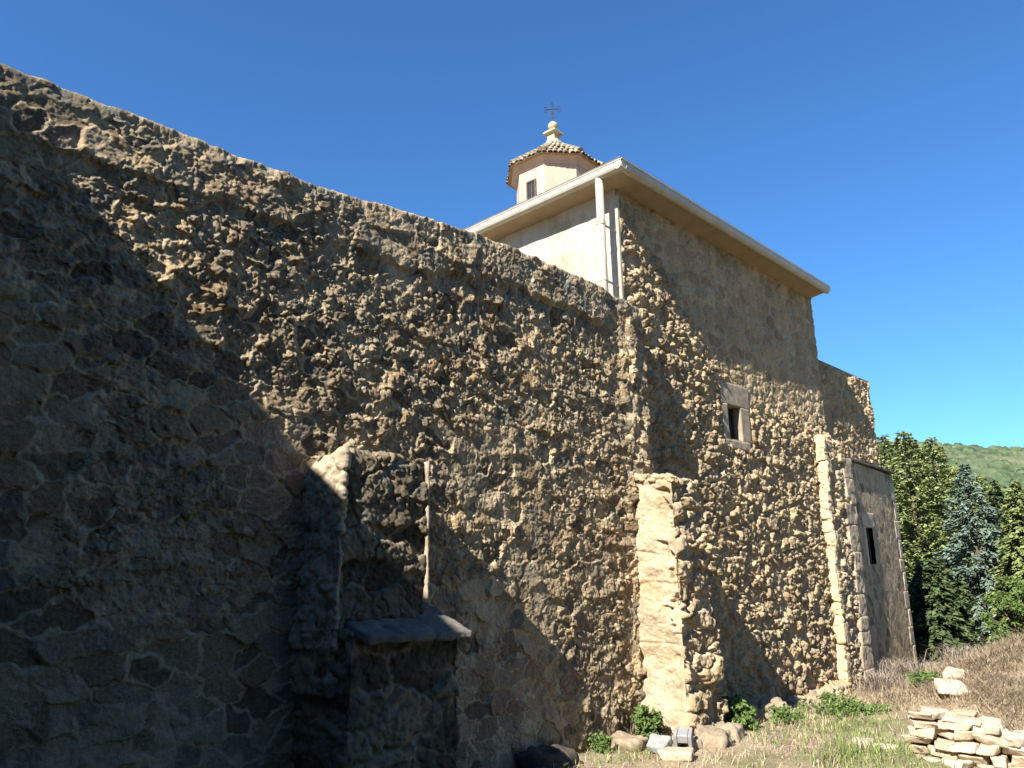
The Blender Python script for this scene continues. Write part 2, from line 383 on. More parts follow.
def relief(x, z, kind):
    s = {'near': 100, 'church': 200, 'apse': 300}[kind]
    w1 = fb2(x * 7, z * 7, s + 1, 3); w2 = fb2(x * 7, z * 7, s + 2, 3)
    v1 = fb2(x * 26, z * 26, s + 3, 2); v2 = fb2(x * 26, z * 26, s + 4, 2)
    wx = x + .05 * w1 + .012 * v1; wz = z + .04 * w2 + .012 * v2
    c1, c2, cr, _, _, _ = voro2(x + .02 * w2, z + .02 * w1, .055, .048, s + 50)         # chips
    rid = .5 - 2 * np.abs(fb2(x * 13, z * 13, s + 24, 3))
    if kind == 'near':
        F1, F2, r, r2, dx, dz = voro2(wx, wz, .25, .16, s + 10, 3.)
        e = sm(.03, .2, F2 - F1)
        e = sm(.02, .11, F2 - F1)
        h = e * ((r - .5) * .022 + (dx * (r2 - .55) + dz * (r - .4)) * .055)
        mort = 1 - sm(.06, .12, F2 - F1 + .1 * v1)
        mort = np.maximum(mort, sm(.2, .42, fb2(x * 3.2, z * 3.2, s + 20, 3)) * .8)
        mask = sm(-.42, .15, fb2(x * 1.1, z * 1.1, s + 21, 3) + .1 - .45 * sm(.2, -.4, z - 2.5 - .82 * (3. - x)))
        l1, d1, rl = lumps(wx, wz, .13, .105, s + 30, .42, .008, .024)
        l2, d2, _ = lumps(x + .03 * w2 + .01 * v2, z + .03 * w1 + .01 * v1, .07, .06, s + 31, .5, .004, .012)
        h = h + l1 * mask + l2 * (.35 + .65 * mask)
        mort = mort * (1 - .8 * np.clip(d1 * mask, 0, 1))
        rnd = np.where(d1 * mask > .25, rl, r)
        h = h + .008 * fb2(x * 1.2, z * 1.2, s + 22, 3)
        rg = .45 + .55 * mask
        h = h + rg * (.019 * fb2(x * 15, z * 15, s + 23, 5, .66) + .007 * rid - .011 * c1 * (cr > .35) + .008 * fb2(x * 55, z * 55, s + 33, 2))
        zb = 4.28 + .1 * fb2(x * .8, x * 0, s + 25, 2) + .04 * fb2(x * 6, z * 6, s + 26, 2)
        band = sm(zb - .025, zb + .03, z)
        h = h * (1 - .3 * band) + band * (.045 + .025 * fb2(x * .7, x * 0, s + 27, 2)) * sm(7.2, 6.4, x) * .8
        h = h + .05 * sm(6.96, 7.12, x + .05 * w1) * (.35 + np.clip(fb2(x * 9, z * 6, s + 28, 2) + .5, 0, 1))  # rough quoins at the wall's end
        lich = np.clip(band + .25 + .3 * fb2(x * 1.5, z * 1.5, s + 29, 3), 0, 1)
        return h, np.clip(mort, 0, 1), rnd, lich
    if kind == 'church':
        F1, F2, r, r2, dx, dz = voro2(wx, wz, .2, .215, s + 10, 2.4)
        q = np.clip(1 - F1 / .7, 0, 1)
        d = np.clip(np.minimum(q * 2.4, .55 + .6 * q + .9 * (dx * (r2 - .3) - dz * .35)), 0, 1.2) * sm(.02, .18, F2 - F1) * (r2 > .1)
        H1, H2, hr, hr2, hx, hz = voro2(wx, wz, .33, .2, s + 60, 3.6)
        d2_ = np.clip(np.minimum(sm(.02, .2, H2 - H1), .5 + 1.3 * (hx * (hr2 - .25) + hz * (hr - .7)) + .5 * hr), 0, 1.15)
        bigm = sm(.02, .14, fb2(x * .95, z * .95, s + 61, 3))
        d = d * (1 - bigm) + d2_ * bigm; r = np.where(bigm > .5, hr, r)
        low = 1 - .66 * sm(-.1, .35, z - 3.95 + .12 * w1) * sm(-.15, .25, x - 7.75 - (6.2 - z) * 1.22 + .15 * w2)                     # the render thickens under the eave
        h = d * (.036 + .03 * r) * low
        l2, d2, _ = lumps(x + .03 * w2 + .01 * v2, z + .03 * w1 + .01 * v1, .1, .09, s + 31, .45, .008, .03)
        h = h + l2 * low + .018 * fb2(x * 1.1, z * 1.1, s + 22, 3)
        h = h + low * (.03 * fb2(x * 16, z * 16, s + 23, 5, .66) + .012 * rid - .018 * c1 * (cr > .4))
        mort = 1 - sm(.15, .5, d)
        return h, np.clip(mort, 0, 1), r, np.clip(.2 + .4 * fb2(x, z, s + 29, 3), 0, 1)
    F1, F2, r, r2, dx, dz = voro2(wx, wz, .27, .2, s + 10, 3.)
    h = sm(.03, .25, F2 - F1) * (r - .4) * .006 + .004 * fb2(x * 1.4, z * 1.4, s + 22, 3) + .003 * fb2(x * 17, z * 17, s + 23, 4)
    mort = 1 - sm(.08, .3, F2 - F1) * (r2 > .35)
    return h, mort, r, np.clip(.2 + .4 * fb2(x, z, s + 29, 3), 0, 1)

YN = 5.0      # face of the long wall
YC = 5.24     # face of the church
# ------------------------------------------------------------------ long rubble wall
bw = empty('boundary_wall', (3, 5.25, 0), 'long rough rubble stone wall running from the left edge up to the church corner', 'wall')
def build_near():
    xs = np.concatenate([np.arange(-1.46, .55, .025), np.arange(.55, 7.47, .0072), [7.475, 7.48, 7.50, 7.51]])
    zf = np.concatenate([np.arange(-.35, .2, .03), np.arange(.2, 4.70, .0072)])
    top = np.array([(0, 4.715), (.0, 4.735), (.006, 4.75), (.03, 4.757), (.08, 4.76), (.15, 4.765), (.21, 4.77), (.3, 4.77), (.38, 4.775), (.44, 4.74), (.46, 4.68), (.46, 4.2), (.46, 2), (.46, -.35)])
    oy = np.concatenate([np.zeros(len(zf)), top[:, 0]]); pz = np.concatenate([zf, top[:, 1]])
    ny = np.concatenate([np.ones(len(zf)), np.clip(1 - top[:, 0] / .1, 0, 1)])
    X, Pz = np.meshgrid(xs, pz, indexing='ij'); OY = np.broadcast_to(oy, X.shape); NY = np.broadcast_to(ny, X.shape)
    h, mo, rn, li = relief(X, Pz + .6 * OY, 'near')
    lift = .13 * sm(2.8, 4.6, X) - .1 * sm(6.4, 7.4, X) + .02 * fb2(X * 1.2, X * 0, 77, 2) + .014 * fb2(X * 9, X * 0, 78, 3)
    Z = Pz + lift * sm(3.6, 4.7, Pz)
    Y = YN + OY - h * NY
    X = X + NY * sm(.56, .9, X) * sm(7.4, 7.2, X) * .5 * h * fb2(X * 14, Pz * 14, 881, 2); Z = Z + NY * .6 * (h - .03) * (fb2(X * 14, Pz * 14, 883, 2) - .2) * sm(4.7, 4.6, Pz)
    Z = Z + h * (1 - NY) * (OY < .4) * .25
    end = X > 7.472
    Y = np.where(end & (X < 7.485), np.maximum(Y, YN + .04), Y); Y = np.where(X > 7.485, np.maximum(Y, YC + .14), Y)
    me = np_mesh('wall_face', np.stack([X, Y, Z], -1).reshape(-1, 3), grid_faces(len(xs), len(pz)), {'mortar': mo, 'rnd': rn, 'lichen': li})
    link('wall_face', me, M['near'], bw)
build_near()

def h_blocks(sc, amp, s, fine=.008, flat=None, stretch=(1, 1, 1)):
    st = np.array(stretch)
    def f(P, nrm):
        q = P + .03 * np.stack([fb3(P, 6, s + 40 + i, 3) for i in range(3)], 1)
        F1, F2, r = voro3(q * st, sc, s)
        d = sm(.02, .3, F2 - F1)
        h = d * (.25 + .75 * r) * amp + fine * fb3(P, 17, s + 3, 4) + amp * .5 * fb3(P, 3, s + 5, 2)
        if flat is not None:
            k = sm(.5, .8, nrm @ np.array(flat[0], float)); h = h * (1 - k) + k * (flat[1] * fb3(P, 3.5, s + 7, 3) + flat[1] * .3 * fb3(P, 14, s + 8, 3))
            mort = np.maximum(1 - d, k)
        else: mort = 1 - d
        return h, {'mortar': mort, 'rnd': r, 'lichen': np.clip(.3 + .6 * fb3(P, 2, s + 9, 2), 0, 1)}
    return f

def h_rub(sc, amp, s, fine=.035, mort_w=.22):
    """rougher rubble for solids: warped uneven stones, chips and crags"""
    def f(P, nrm):
        q = P + .11 * np.stack([fb3(P, 4, s + 40 + i, 4, .6) for i in range(3)], 1)
        F1, F2, r = voro3(q * np.array([.75, .9, 1.35]), sc, s)
        d = sm(.0, mort_w, F2 - F1 + .12 * fb3(P, 5, s + 2, 2))
        G1, G2, r2 = voro3(P + .02 * fb3(P, 20, s + 4, 2)[:, None], .06, s + 60)
        h = d * (.1 + .9 * r) * amp + fine * fb3(P, 15, s + 3, 5, .6) + amp * .6 * fb3(P, 2.6, s + 5, 3) - .02 * G1 * (r2 > .4) - .25 * amp
        return h, {'mortar': np.clip(1 - d + .5 * fb3(P, 3, s + 6, 3), 0, 1), 'rnd': r, 'lichen': np.clip(.3 + .7 * fb3(P, 2, s + 9, 2), 0, 1)}
    return f

def rough(name, corners, res, hf, mat, parent, rnd=0.):
    V, F, at = rough_hexa(corners, res, hf, rnd)
    return link(name, np_mesh(name, V, F, at), mat, parent)

# buttress of the long wall: dark front between two pale plaster skims, slate ledge, wider foot
B1 = rough('buttress', [(3.06, 4.64, 1.2), (3.82, 4.64, 1.2), (3.82, 5.06, 1.2), (2.98, 5.06, 1.2), (3.09, 4.64, 2.56), (3.82, 4.64, 2.55), (3.82, 5.06, 2.5), (3.02, 5.06, 2.42)], .009, h_rub(.27, .045, 11, .028, .12), M['dark_rubble'], bw)
rough('pier_side', [(3.0, 4.66, .9), (3.08, 4.63, .9), (3.1, 5.05, .9), (2.94, 5.05, .9), (3.035, 4.63, 2.2), (3.085, 4.62, 2.2), (3.1, 5.05, 2.3), (2.97, 5.05, 2.3)], .012, h_rub(.22, .02, 17, .018), M['near'], B1)
rough('plaster_skim', [(3.025, 4.615, 1.2), (3.045, 4.613, 1.2), (3.08, 5.04, 1.2), (2.93, 5.04, 1.2), (3.055, 4.605, 2.57), (3.078, 4.603, 2.575), (3.08, 5.04, 2.5), (2.985, 5.04, 2.38)], .009, h_blocks(.15, .022, 12, .035), M['skim'], B1)
rough('plaster_skim', [(3.828, 4.605, 1.5), (3.843, 4.605, 1.5), (3.85, 5.06, 1.5), (3.80, 5.06, 1.5), (3.826, 4.605, 2.54), (3.841, 4.605, 2.54), (3.85, 5.06, 2.5), (3.80, 5.06, 2.5)], .012, h_blocks(.2, .004, 13, .012), M['skim'], B1)
rough('slate_ledge', [(3.13, 4.37, 1.24), (4.05, 4.36, 1.22), (4.0, 5.04, 1.45), (3.11, 5.04, 1.42), (3.14, 4.36, 1.285), (4.06, 4.36, 1.265), (4.02, 5.04, 1.53), (3.12, 5.04, 1.5)], .012, h_blocks(.22, .012, 14, .01), M['slate'], B1)
rough('buttress_foot', [(3.05, 4.52, -.25), (4.0, 4.46, -.25), (4.0, 5.06, -.25), (2.96, 5.06, -.25), (3.1, 4.5, 1.30), (4.0, 4.44, 1.28), (4.0, 5.06, 1.3), (3.0, 5.06, 1.32)], .012, h_rub(.34, .055, 15, .03, .12), M['pier'], B1)

# ------------------------------------------------------------------ church
X0, X1 = 7.45, 13.5
ZE = 6.45
ch = empty('church', (10.4, 8.7, 0), 'old stone church with cream plastered facade, small tiled lantern and white gutter beyond the wall', 'church')
WIN = (9.93, 10.31, 3.49, 3.99)
def build_church_wall():
    xs = np.concatenate([[X0], np.arange(X0 + .008, X1 - .005, .0095), [X1]]); zs = np.concatenate([np.arange(-.6, -.3, .05), np.arange(-.3, 6.53, .0095)])
    X, Z = np.meshgrid(xs, zs, indexing='ij')
    h, mo, rn, li = relief(X, Z, 'church')
    x0, x1, z0, z1 = WIN
    k = sm(.0, .05, np.maximum(np.maximum((x0 - .17) - X, X - (x1 + .28)), np.maximum((z0 - .06) - Z, Z - (z1 + .33))))
    h = h * (.0 + k)
    edge = sm(X0 + .0, X0 + .05, X) * sm(X1, X1 - .04, X)
    Y = YC - h * (.15 + .85 * edge)
    # blocks pushed out of the face: patching and putlog stones
    F = grid_faces(len(xs), len(zs))
    cx = X.ravel()[F].mean(1); cz = Z.ravel()[F].mean(1)
    keep = ~((cx > x0) & (cx < x1) & (cz > z0) & (cz < z1))
    me = np_mesh('rubble_wall', np.stack([X, Y, Z], -1).reshape(-1, 3), F[keep], {'mortar': mo, 'rnd': rn, 'lichen': li})
    link('rubble_wall', me, M['church'], ch)
build_church_wall()
YB = 12.3
m = MB(); m.box(X0 + .01, X1 - .01, YC + .42, YB, -.6, 6.55); 
m.build('inner_wall', M['plaster'], ch)
# plastered facade facing the low sun
def facade():
    ys = np.arange(YC, YB + .03, .03); zs = np.arange(4., 6.56, .03)
    Y, Z = np.meshgrid(ys, zs, indexing='ij')
    h = .02 * fb2(Y * 1.3, Z * 1.3, 401, 4) + .007 * fb2(Y * 9, Z * 9, 405, 3)
    h = h * sm(YC, YC + .1, Y)
    X = X0 - h - .0 * Y
    link('facade', np_mesh('facade', np.stack([X, Y, Z], -1).reshape(-1, 3), grid_faces(len(ys), len(zs), flip=True)), M['plaster'], ch)
facade()
m = MB(); m.box(X0, X0 + .3, YC + .2, YB, -.6, 4.02); m.build('side_wall', M['plaster'], ch)
m = MB(); m.box(X1 - .3, X1, YC + .002, YB, -.6, 6.55)
m.build('side_wall', M['plaster'], ch)

# eave slab, soffit, gutters
GX, GY, GR = 7.05, 4.84, 13.44
m = MB()
m.hexa([(X0 - .02, YC - .015, 6.49), (GR - .0, YC - .015, 6.49), (GR, YB, 6.49), (X0 - .02, YB, 6.49), (GX + .1, GY + .1, 6.535), (GR, GY + .1, 6.535), (GR, YB + .3, 6.535), (GX + .1, YB + .3, 6.535)])
m.build('eave_cornice', M['soffit'], ch)
def gutter_run(name, a, b, out):
    """half round gutter from a to b; out = outward unit vector"""
    a = np.array(a); b = np.array(b); out = np.array(out, float); prof = []
    w = .125
    for t in np.linspace(0, math.pi, 9): prof.append((w / 2 * math.cos(t) + w / 2, -w * .62 * math.sin(t) - .045))
    prof = [(w + .008, .0), (w + .008, -.012), (w, -.016)] + prof + [(0, .0), (.012, 0)] + [(w / 2 * math.cos(t) * .88 + w / 2, -w * .55 * math.sin(t) - .04) for t in np.linspace(math.pi, 0, 7)] + [(w - .006, 0)]
    V = []
    L = np.linalg.norm(b - a); n = len(prof)
    for p in (a, b):
        for o, z in prof: V.append(p + out * o + np.array([0, 0, z]))
    F = [(i, (i + 1) % n, n + (i + 1) % n, n + i) for i in range(n)]
    mm = MB(); mm.add(V, F); mm.add(V[:n], [tuple(range(n))]); mm.add(V[n:], [tuple(range(n))])
    d = (b - a) / L
    for t in np.arange(.8, L, 1.55):      # joint collars
        Vc = []
        for q in (a + d * (t - .03), a + d * (t + .03)):
            for o, z in prof[3:12]: Vc.append(q + out * (w / 2 + (o - w / 2) * 1.06) + np.array([0, 0, z * 1.0 - .004]))
        mm.add(Vc, [(i, i + 1, 9 + i + 1, 9 + i) for i in range(8)])
    return mm.build(name, M['gutter'], ch)
gutter_run('gutter', (GX, GY + .125, 6.62), (GR, GY + .125, 6.62), (0, -1, 0))
gutter_run('gutter', (GX + .125, GY, 6.615), (GX + .125, YB + .3, 6.615), (-1, 0, 0))
m = MB()
V = [(GX + .04, GY + .04, 6.58), (GR, GY + .04, 6.58), (GR, YB + .3, 6.58), (GX + .04, YB + .3, 6.58), (10.4, 8.73, 7.35)]
m.add(V, [(0, 1, 4), (1, 2, 4), (2, 3, 4), (3, 0, 4), (3, 2, 1, 0)])
m.build('roof', M['roof'], ch)
m = MB(); m.box(GX - .01, GR + .01, GY + .005, GY + .03, 6.625, 6.64); m.box(GX + .0, GX + .03, GY + .04, YB + .3, 6.625, 6.64)
m.build('roof_edge', M['slate'], ch)
m = MB(); m.tube([(GX + .075, 5.25, 6.56), (GX + .075, 5.25, 5.2), (GX + .075, 5.25, 4.0)], .052, 14)
dp = m.build('downpipe', M['gutter'], ch, True)
for z in (5.9, 5.15):
    m = MB(); m.tube([(GX + .075, 5.25, z - .02), (GX + .075, 5.25, z + .02)], .058, 14); m.box(GX + .12, X0 + .01, 5.243, 5.257, z - .012, z + .012)
    m.build('pipe_bracket', M['gutter'], dp)
# plaster strip finishing the corner
m = MB(); m.box(X0 - .012, X0 + .035, YC - .03, YC + .03, 4.5, 6.4); m.build('corner_strip', M['plaster'], ch, bevel=.008)

# window with stone surround
x0, x1, z0, z1 = WIN
wn = rough('window', boxc(x0 - .19, x1 + .3, YC - .018, YC + .3, z1, z1 + .33), .02, h_blocks(.5, .006, 21, .005), M['quoin'], ch)
rough('jamb', boxc(x0 - .17, x0, YC - .018, YC + .35, z0 - .02, z1 - .003), .02, h_blocks(.5, .006, 22, .004), M['quoin'], wn)
rough('jamb', boxc(x1, x1 + .27, YC - .018, YC + .35, z0 - .02, z1 - .003), .02, h_blocks(.5, .006, 23, .004), M['quoin'], wn)
rough('sill', boxc(x0 - .17, x1 + .2, YC - .025, YC + .35, z0 - .14, z0 - .023), .02, h_blocks(.3, .012, 24, .005), M['quoin'], wn)
m = MB(); m.box(x0 - .05, x1 + .05, YC + .12, YC + .15, z0 - .05, z1 + .05); m.build('pane', M['dark'], wn)
m = MB()
for t in (.5,): m.box(x0 + (x1 - x0) * t - .012, x0 + (x1 - x0) * t + .012, YC + .09, YC + .115, z0 - .02, z1 + .0)
m.box(x0, x0 + .03, YC + .085, YC + .117, z0 - .02, z1); m.box(x1 - .03, x1, YC + .085, YC + .117, z0 - .02, z1)
m.build('sash', M['wood'], wn)

# buttress at the seam with the long wall: pale plastered side, rubble front
def h_b2(P, nrm):
    h, at = h_rub(.24, .12, 31, .045)(P, nrm)
    k = sm(.45, .75, -nrm[:, 0])            # plastered side
    hs = .06 * fb3(P * np.array([1, 1, 1.7]), 2.4, 33, 4) + .018 * fb3(P * np.array([1, 1, 1.6]), 7, 34, 5, .62) + .008 * fb3(P, 40, 35, 3)
    h = h * (1 - k) + hs * k
    cz = P[:, 2] / .31 + .35 * fb3(P, 2.2, 39, 2); gr = np.exp(-((np.abs(cz - np.round(cz))) / .05) ** 2) * sm(-.15, .15, fb3(P, 3.1, 44, 2))
    notch = sm(.05, .22, fb3(P * np.array([1, 1, 1.5]), 4.5, 37, 3)) * sm(4.8, 4.5, P[:, 1]) * sm(.5, 1.4, P[:, 2])
    h = h - k * (.014 * gr + .075 * notch)
    at['mortar'] = np.clip(np.maximum(at['mortar'], k * (.55 + 1.1 * fb3(P, 3.5, 36, 4) - .5 * gr - .4 * notch)), 0, 1)
    e = sm(.06, .0, np.abs(P[:, 1] - 4.47)) * k
    return h * (1 - .7 * e), at
b2 = rough('buttress', [(7.05, 4.42, -.25), (7.84, 4.42, -.25), (7.90, 5.35, -.25), (7.06, 5.1, -.25), (7.12, 4.48, 2.6), (7.70, 4.52, 2.58), (7.78, 5.35, 2.7), (7.14, 5.1, 2.68)], .0095, h_b2, M['b2'], ch)
rough('coping', [(7.10, 4.46, 2.60), (7.68, 4.50, 2.575), (7.78, 5.25, 2.7), (7.12, 5.1, 2.68), (7.10, 4.46, 2.66), (7.68, 4.5, 2.63), (7.78, 5.25, 2.77), (7.12, 5.1, 2.75)], .010, h_rub(.22, .045, 38, .05), M['b2'], b2)

# corner buttress: ochre side, rubble front, ashlar quoins on its right edge
b3 = rough('buttress', [(12.78, 5.08, -.5), (13.6, 5.08, -.5), (13.6, 5.4, -.5), (12.78, 5.4, -.5), (12.9, 5.08, 3.8), (13.75, 5.08, 3.75), (13.75, 5.4, 3.95), (12.9, 5.4, 4.0)], .010, h_rub(.16, .07, 41), M['b3'], ch)
z = -.5; k = 0
mq = []
off = 0
while z < 3.45:
    hh = random.uniform(.2, .5); w = random.choice((.0, .07, .12))
    V, F, at = rough_hexa(boxc(13.52 - w + .1 * (z + .5) / 4.25, 13.84 + .16 * (z + .5) / 4.25, 5.045 + random.uniform(-.015, .015), 5.4, z + .003, z + hh - .003), .02, h_blocks(.3, .014, 50 + k, .014), .2)
    mq.append((V, F + off)); off += len(V); z += hh; k += 1
link('quoin', np_mesh('quoin', np.concatenate([a for a, b in mq]), np.concatenate([b for a, b in mq])), M['quoin'], b3)
mq = []; off = 0; z = -.45
while z < 3.75:
    hh = random.uniform(.12, .36); t = (z + .5) / 4.25; xa = 12.78 + .12 * t
    V, F, at = rough_hexa(boxc(xa - .03 + random.uniform(-.03, .02), xa + random.uniform(.04, .16), 5.052 + random.uniform(-.02, .03), 5.22, z - .004, z + hh + .004), .016, h_blocks(.2, .02, 70 + k, .02), .18)
    mq.append((V, F + off)); off += len(V); z += hh; k += 1
link('corner_stone', np_mesh('corner_stone', np.concatenate([a for a, b in mq]), np.concatenate([b for a, b in mq])), M['ochre'], b3)
rough('plinth', [(10.8, 4.98, -.45), (12.75, 4.96, -.45), (12.75, 5.3, -.45), (10.8, 5.3, -.45), (10.8, 5.03, -.15), (12.75, 5.01, -.1), (12.75, 5.3, -.06), (10.8, 5.3, -.1)], .014, h_rub(.24, .05, 43), M['b2'], ch)

# chancel and annex beyond
def wall_sheet(name, p0, p1, zb, zt, kind, mat, amp=1., step=.012, hole=None, parent=ch):
    p0 = np.array(p0, float); p1 = np.array(p1, float); L = np.linalg.norm(p1 - p0); d = (p1 - p0) / L; nrm = np.array([d[1], -d[0]])
    us = np.arange(0, L + step, step); us[-1] = L; zs = np.arange(zb, zt + step, step)
    U, Z = np.meshgrid(us, zs, indexing='ij')
    h, mo, rn, li = relief(U + p0[0] - 30, Z, kind)
    h = h * amp * sm(0, .03, U) * sm(L, L - .03, U)
    X = p0[0] + d[0] * U + nrm[0] * h; Y = p0[1] + d[1] * U + nrm[1] * h
    F = grid_faces(len(us), len(zs))
    if hole:
        cu = U.ravel()[F].mean(1); cz = Z.ravel()[F].mean(1)
        F = F[~((cu > hole[0]) & (cu < hole[1]) & (cz > hole[2]) & (cz < hole[3]))]
    return link(name, np_mesh(name, np.stack([X, Y, Z], -1).reshape(-1, 3), F, {'mortar': mo, 'rnd': rn, 'lichen': li}), mat, parent)
YH = 5.36
ch2 = wall_sheet('chancel_wall', (X1 - .05, YH), (16.35, YH), 3.66, 5.37, 'church', M['church'], .8)
m = MB(); m.box(X1, 16.34, YH + .1, 9.5, -.9, 5.34); m.build('chancel_core', M['apse'], ch)
m = MB(); m.hexa([(X1 - .02, YH - .02, 5.375), (16.4, YH - .02, 5.375), (16.4, 9.6, 5.375), (X1 - .02, 9.6, 5.375), (X1 - .02, YH - .02, 5.41), (16.4, YH - .02, 5.41), (15.4, 7.5, 5.95), (X1 - .02, 7.5, 5.95)])
m.build('chancel_roof', M['slate'], ch)
A0 = np.array((13.48, 5.125)); A1 = np.array((17.5, 5.5)); dv = (A1 - A0) / np.linalg.norm(A1 - A0); nv = np.array([dv[1], -dv[0]])
LA = np.linalg.norm(A1 - A0)
AW = (.30, .82, 1.72, 2.36)      # along, height
def onA(u, out, z): p = A0 + dv * u + nv * out; return (p[0], p[1], z)
AW = (14.84 - 13.48, 15.36 - 13.48, 1.70, 2.37)
wall_sheet('annex_wall', A0, A1, -1.2, 3.535, 'apse', M['apse'], 1., .014, AW)
m = MB()
pb = [(14.05, 5.55), (17.45, 5.78), (18., 7.4), (14.05, 7.4)]
m.hexa([(*p, -1.2) for p in pb] + [(*p, 3.5) for p in pb]); m.build('annex_core', M['apse'], ch)
m = MB(); m.hexa([(17.49, 5.52, -1.2), (17.57, 5.53, -1.2), (18.2, 7.4, -1.2), (18., 7.4, -1.2), (17.49, 5.52, 3.55), (17.57, 5.53, 3.55), (18.2, 7.4, 3.55), (18., 7.4, 3.55)])
m.build('annex_side', M['apse'], ch)
m = MB(); m.hexa([onA(-.0, .05, 3.55), onA(LA + .12, .05, 3.6), (18., 7.5, 3.55), (13.9, 7.5, 3.55), onA(0, .05, 3.59), onA(LA + .12, .05, 3.64), (17.7, 7.5, 4.1), (13.9, 7.5, 4.1)])
m.build('annex_roof', M['slate'], ch)
def slabA(u0, u1, za, zb, o0, o1):
    return [onA(u0, o1, za), onA(u1, o1, za), onA(u1, o0, za), onA(u0, o0, za), onA(u0, o1, zb), onA(u1, o1, zb), onA(u1, o0, zb), onA(u0, o0, zb)]
w2 = rough('window', slabA(AW[0] - .14, AW[1] + .16, AW[3], AW[3] + .27, -.3, .012), .03, h_blocks(.5, .004, 81, .006), M['annex_quoin'], ch)
rough('jamb', slabA(AW[0] - .15, AW[0], AW[2] - .05, AW[3] - .003, -.3, .012), .03, h_blocks(.5, .004, 82, .006), M['annex_quoin'], w2)
m = MB(); m.hexa(slabA(AW[0] - .05, AW[1] + .05, AW[2] - .05, AW[3] + .05, -.15, -.11)); m.build('pane', M['dark'], w2)
m = MB(); m.hexa(slabA(AW[0], AW[0] + .04, AW[2], AW[3], -.109, -.08)); m.hexa(slabA(AW[1] - .04, AW[1], AW[2], AW[3], -.109, -.08)); m.hexa(slabA(AW[0] + .24, AW[0] + .275, AW[2], AW[3], -.109, -.082)); m.build('sash', M['wood'], w2)
mq = []; off = 0; z = -1.
k = 0
while z < 3.2:
    hh = random.uniform(.26, .42); w = (.2, .34)[k % 2]
    V, F, at = rough_hexa(slabA(LA - w, LA + .03, z + .005, z + hh - .005, -.25, .006), .03, h_blocks(.4, .006, 90 + k, .006), .12)
    mq.append((V, F + off)); off += len(V); z += hh; k += 1
link('quoin', np_mesh('quoin', np.concatenate([a for a, b in mq]), np.concatenate([b for a, b in mq])), M['annex_quoin'], ch)

# ------------------------------------------------------------------ lantern on the roof
CX, CY = 10.4, 8.73
ZD = 9.22         # eave of the lantern
A8 = R(220) + R(-14)        # one drum corner points this way
RD, RE = .79, .95
cup = MB(); cup.lathe((CX, CY, 0), [(RD, 7.1), (RD, ZD - .02)], 8, A8)
drum = cup.build('lantern', M['pink'], ch)
m = MB(); m.lathe((CX, CY, ZD), [(RD - .01, -.16), (RD + .03, -.15), (RD + .05, -.10), (RE - .04, -.03), (RE - .03, .0), (RD, .01)], 8, A8); m.build('lantern_cornice', M['pink'], drum)
# roof of half-round tiles on eight slopes
m = MB()
m.lathe((CX, CY, ZD), [(RE + .03, -.03), (.14, .66)], 8, A8)
ZT = .66
for f in range(8):
    a0 = A8 + f * math.pi / 4; a1 = a0 + math.pi / 4
    P0 = np.array([RE * math.cos(a0), RE * math.sin(a0)]); P1 = np.array([RE * math.cos(a1), RE * math.sin(a1)])
    mid = (P0 + P1) / 2; out = mid / np.linalg.norm(mid); side = (P1 - P0) / np.linalg.norm(P1 - P0); W = np.linalg.norm(P1 - P0)
    ap = np.linalg.norm(mid); up = np.array([*(-out * (ap - .13)), ZT]); LU = np.linalg.norm(up); up /= LU
    nr = np.cross(np.array([*side, 0]), up); nr = nr if nr[2] > 0 else -nr
    tw = .098
    rows = 5
    for rrow in range(rows):
        s0 = -.035 + rrow * LU / rows; s1 = s0 + LU / rows * 1.25
        half = W / 2 * (1 - max(0, s0) / LU * .86)
        n = max(1, int(round(2 * half / tw)))
        for c_ in range(n):
            u = -half + (c_ + .5) * 2 * half / n; u += random.uniform(-.012, .012); s0 += random.uniform(-.012, .012); u2 = u * (1 - .25 / rows)
            r = half / n * .95
            base = np.array([CX, CY, ZD]) + np.array([*mid, 0])
            V = []
            for (s_, uu, rr, lift) in ((s0, u, r, .016 + random.uniform(-.006, .008)), (s1, u2, r * .78, .004)):
                for t in np.linspace(0, math.pi, 7):
                    V.append(base + up * s_ + np.array([*side, 0]) * (uu + rr * math.cos(t)) + nr * (lift + rr * .75 * math.sin(t)))
            m.add(V, [(i, i + 1, 7 + i + 1, 7 + i) for i in range(6)])
            V2 = [v for v in V[:7]] + [v - nr * .014 for v in V[:7]]
            m.add(V2, [(i, i + 1, 7 + i + 1, 7 + i) for i in range(6)])
    # ridge tiles
    for s_ in np.linspace(0, .82, 6):
        q0 = np.array([P0[0] * (1 - s_), P0[1] * (1 - s_), ZT * s_ * 1.0 + .03]) + np.array([CX, CY, ZD]); q1 = np.array([P0[0] * (1 - s_ - .2), P0[1] * (1 - s_ - .2), ZT * (s_ + .2) + .045]) + np.array([CX, CY, ZD])
        m.tube([q0, q1], [.075, .05], 8)
m.build('lantern_roof', M['tile'], drum)
m = MB(); Zf = ZD + .69
m.lathe((CX, CY, Zf), [(.2, -.14), (.15, .06)], 8, A8)
m.lathe((CX, CY, Zf), [(.125, .05), (.12, .2)], 4, A8 + .4)
m.lathe((CX, CY, Zf), [(.14, .19), (.21, .22), (.205, .25), (.11, .31), (.08, .33)], 4, A8 + .4)
m.build('finial', M['finial'], drum)
m = MB(); m.lathe((CX, CY, Zf + .40), [(.1 * math.sin(t) + .002, -.1 * math.cos(t)) for t in np.linspace(0, math.pi, 12)], 18); m.build('finial_ball', M['finial'], drum, True)
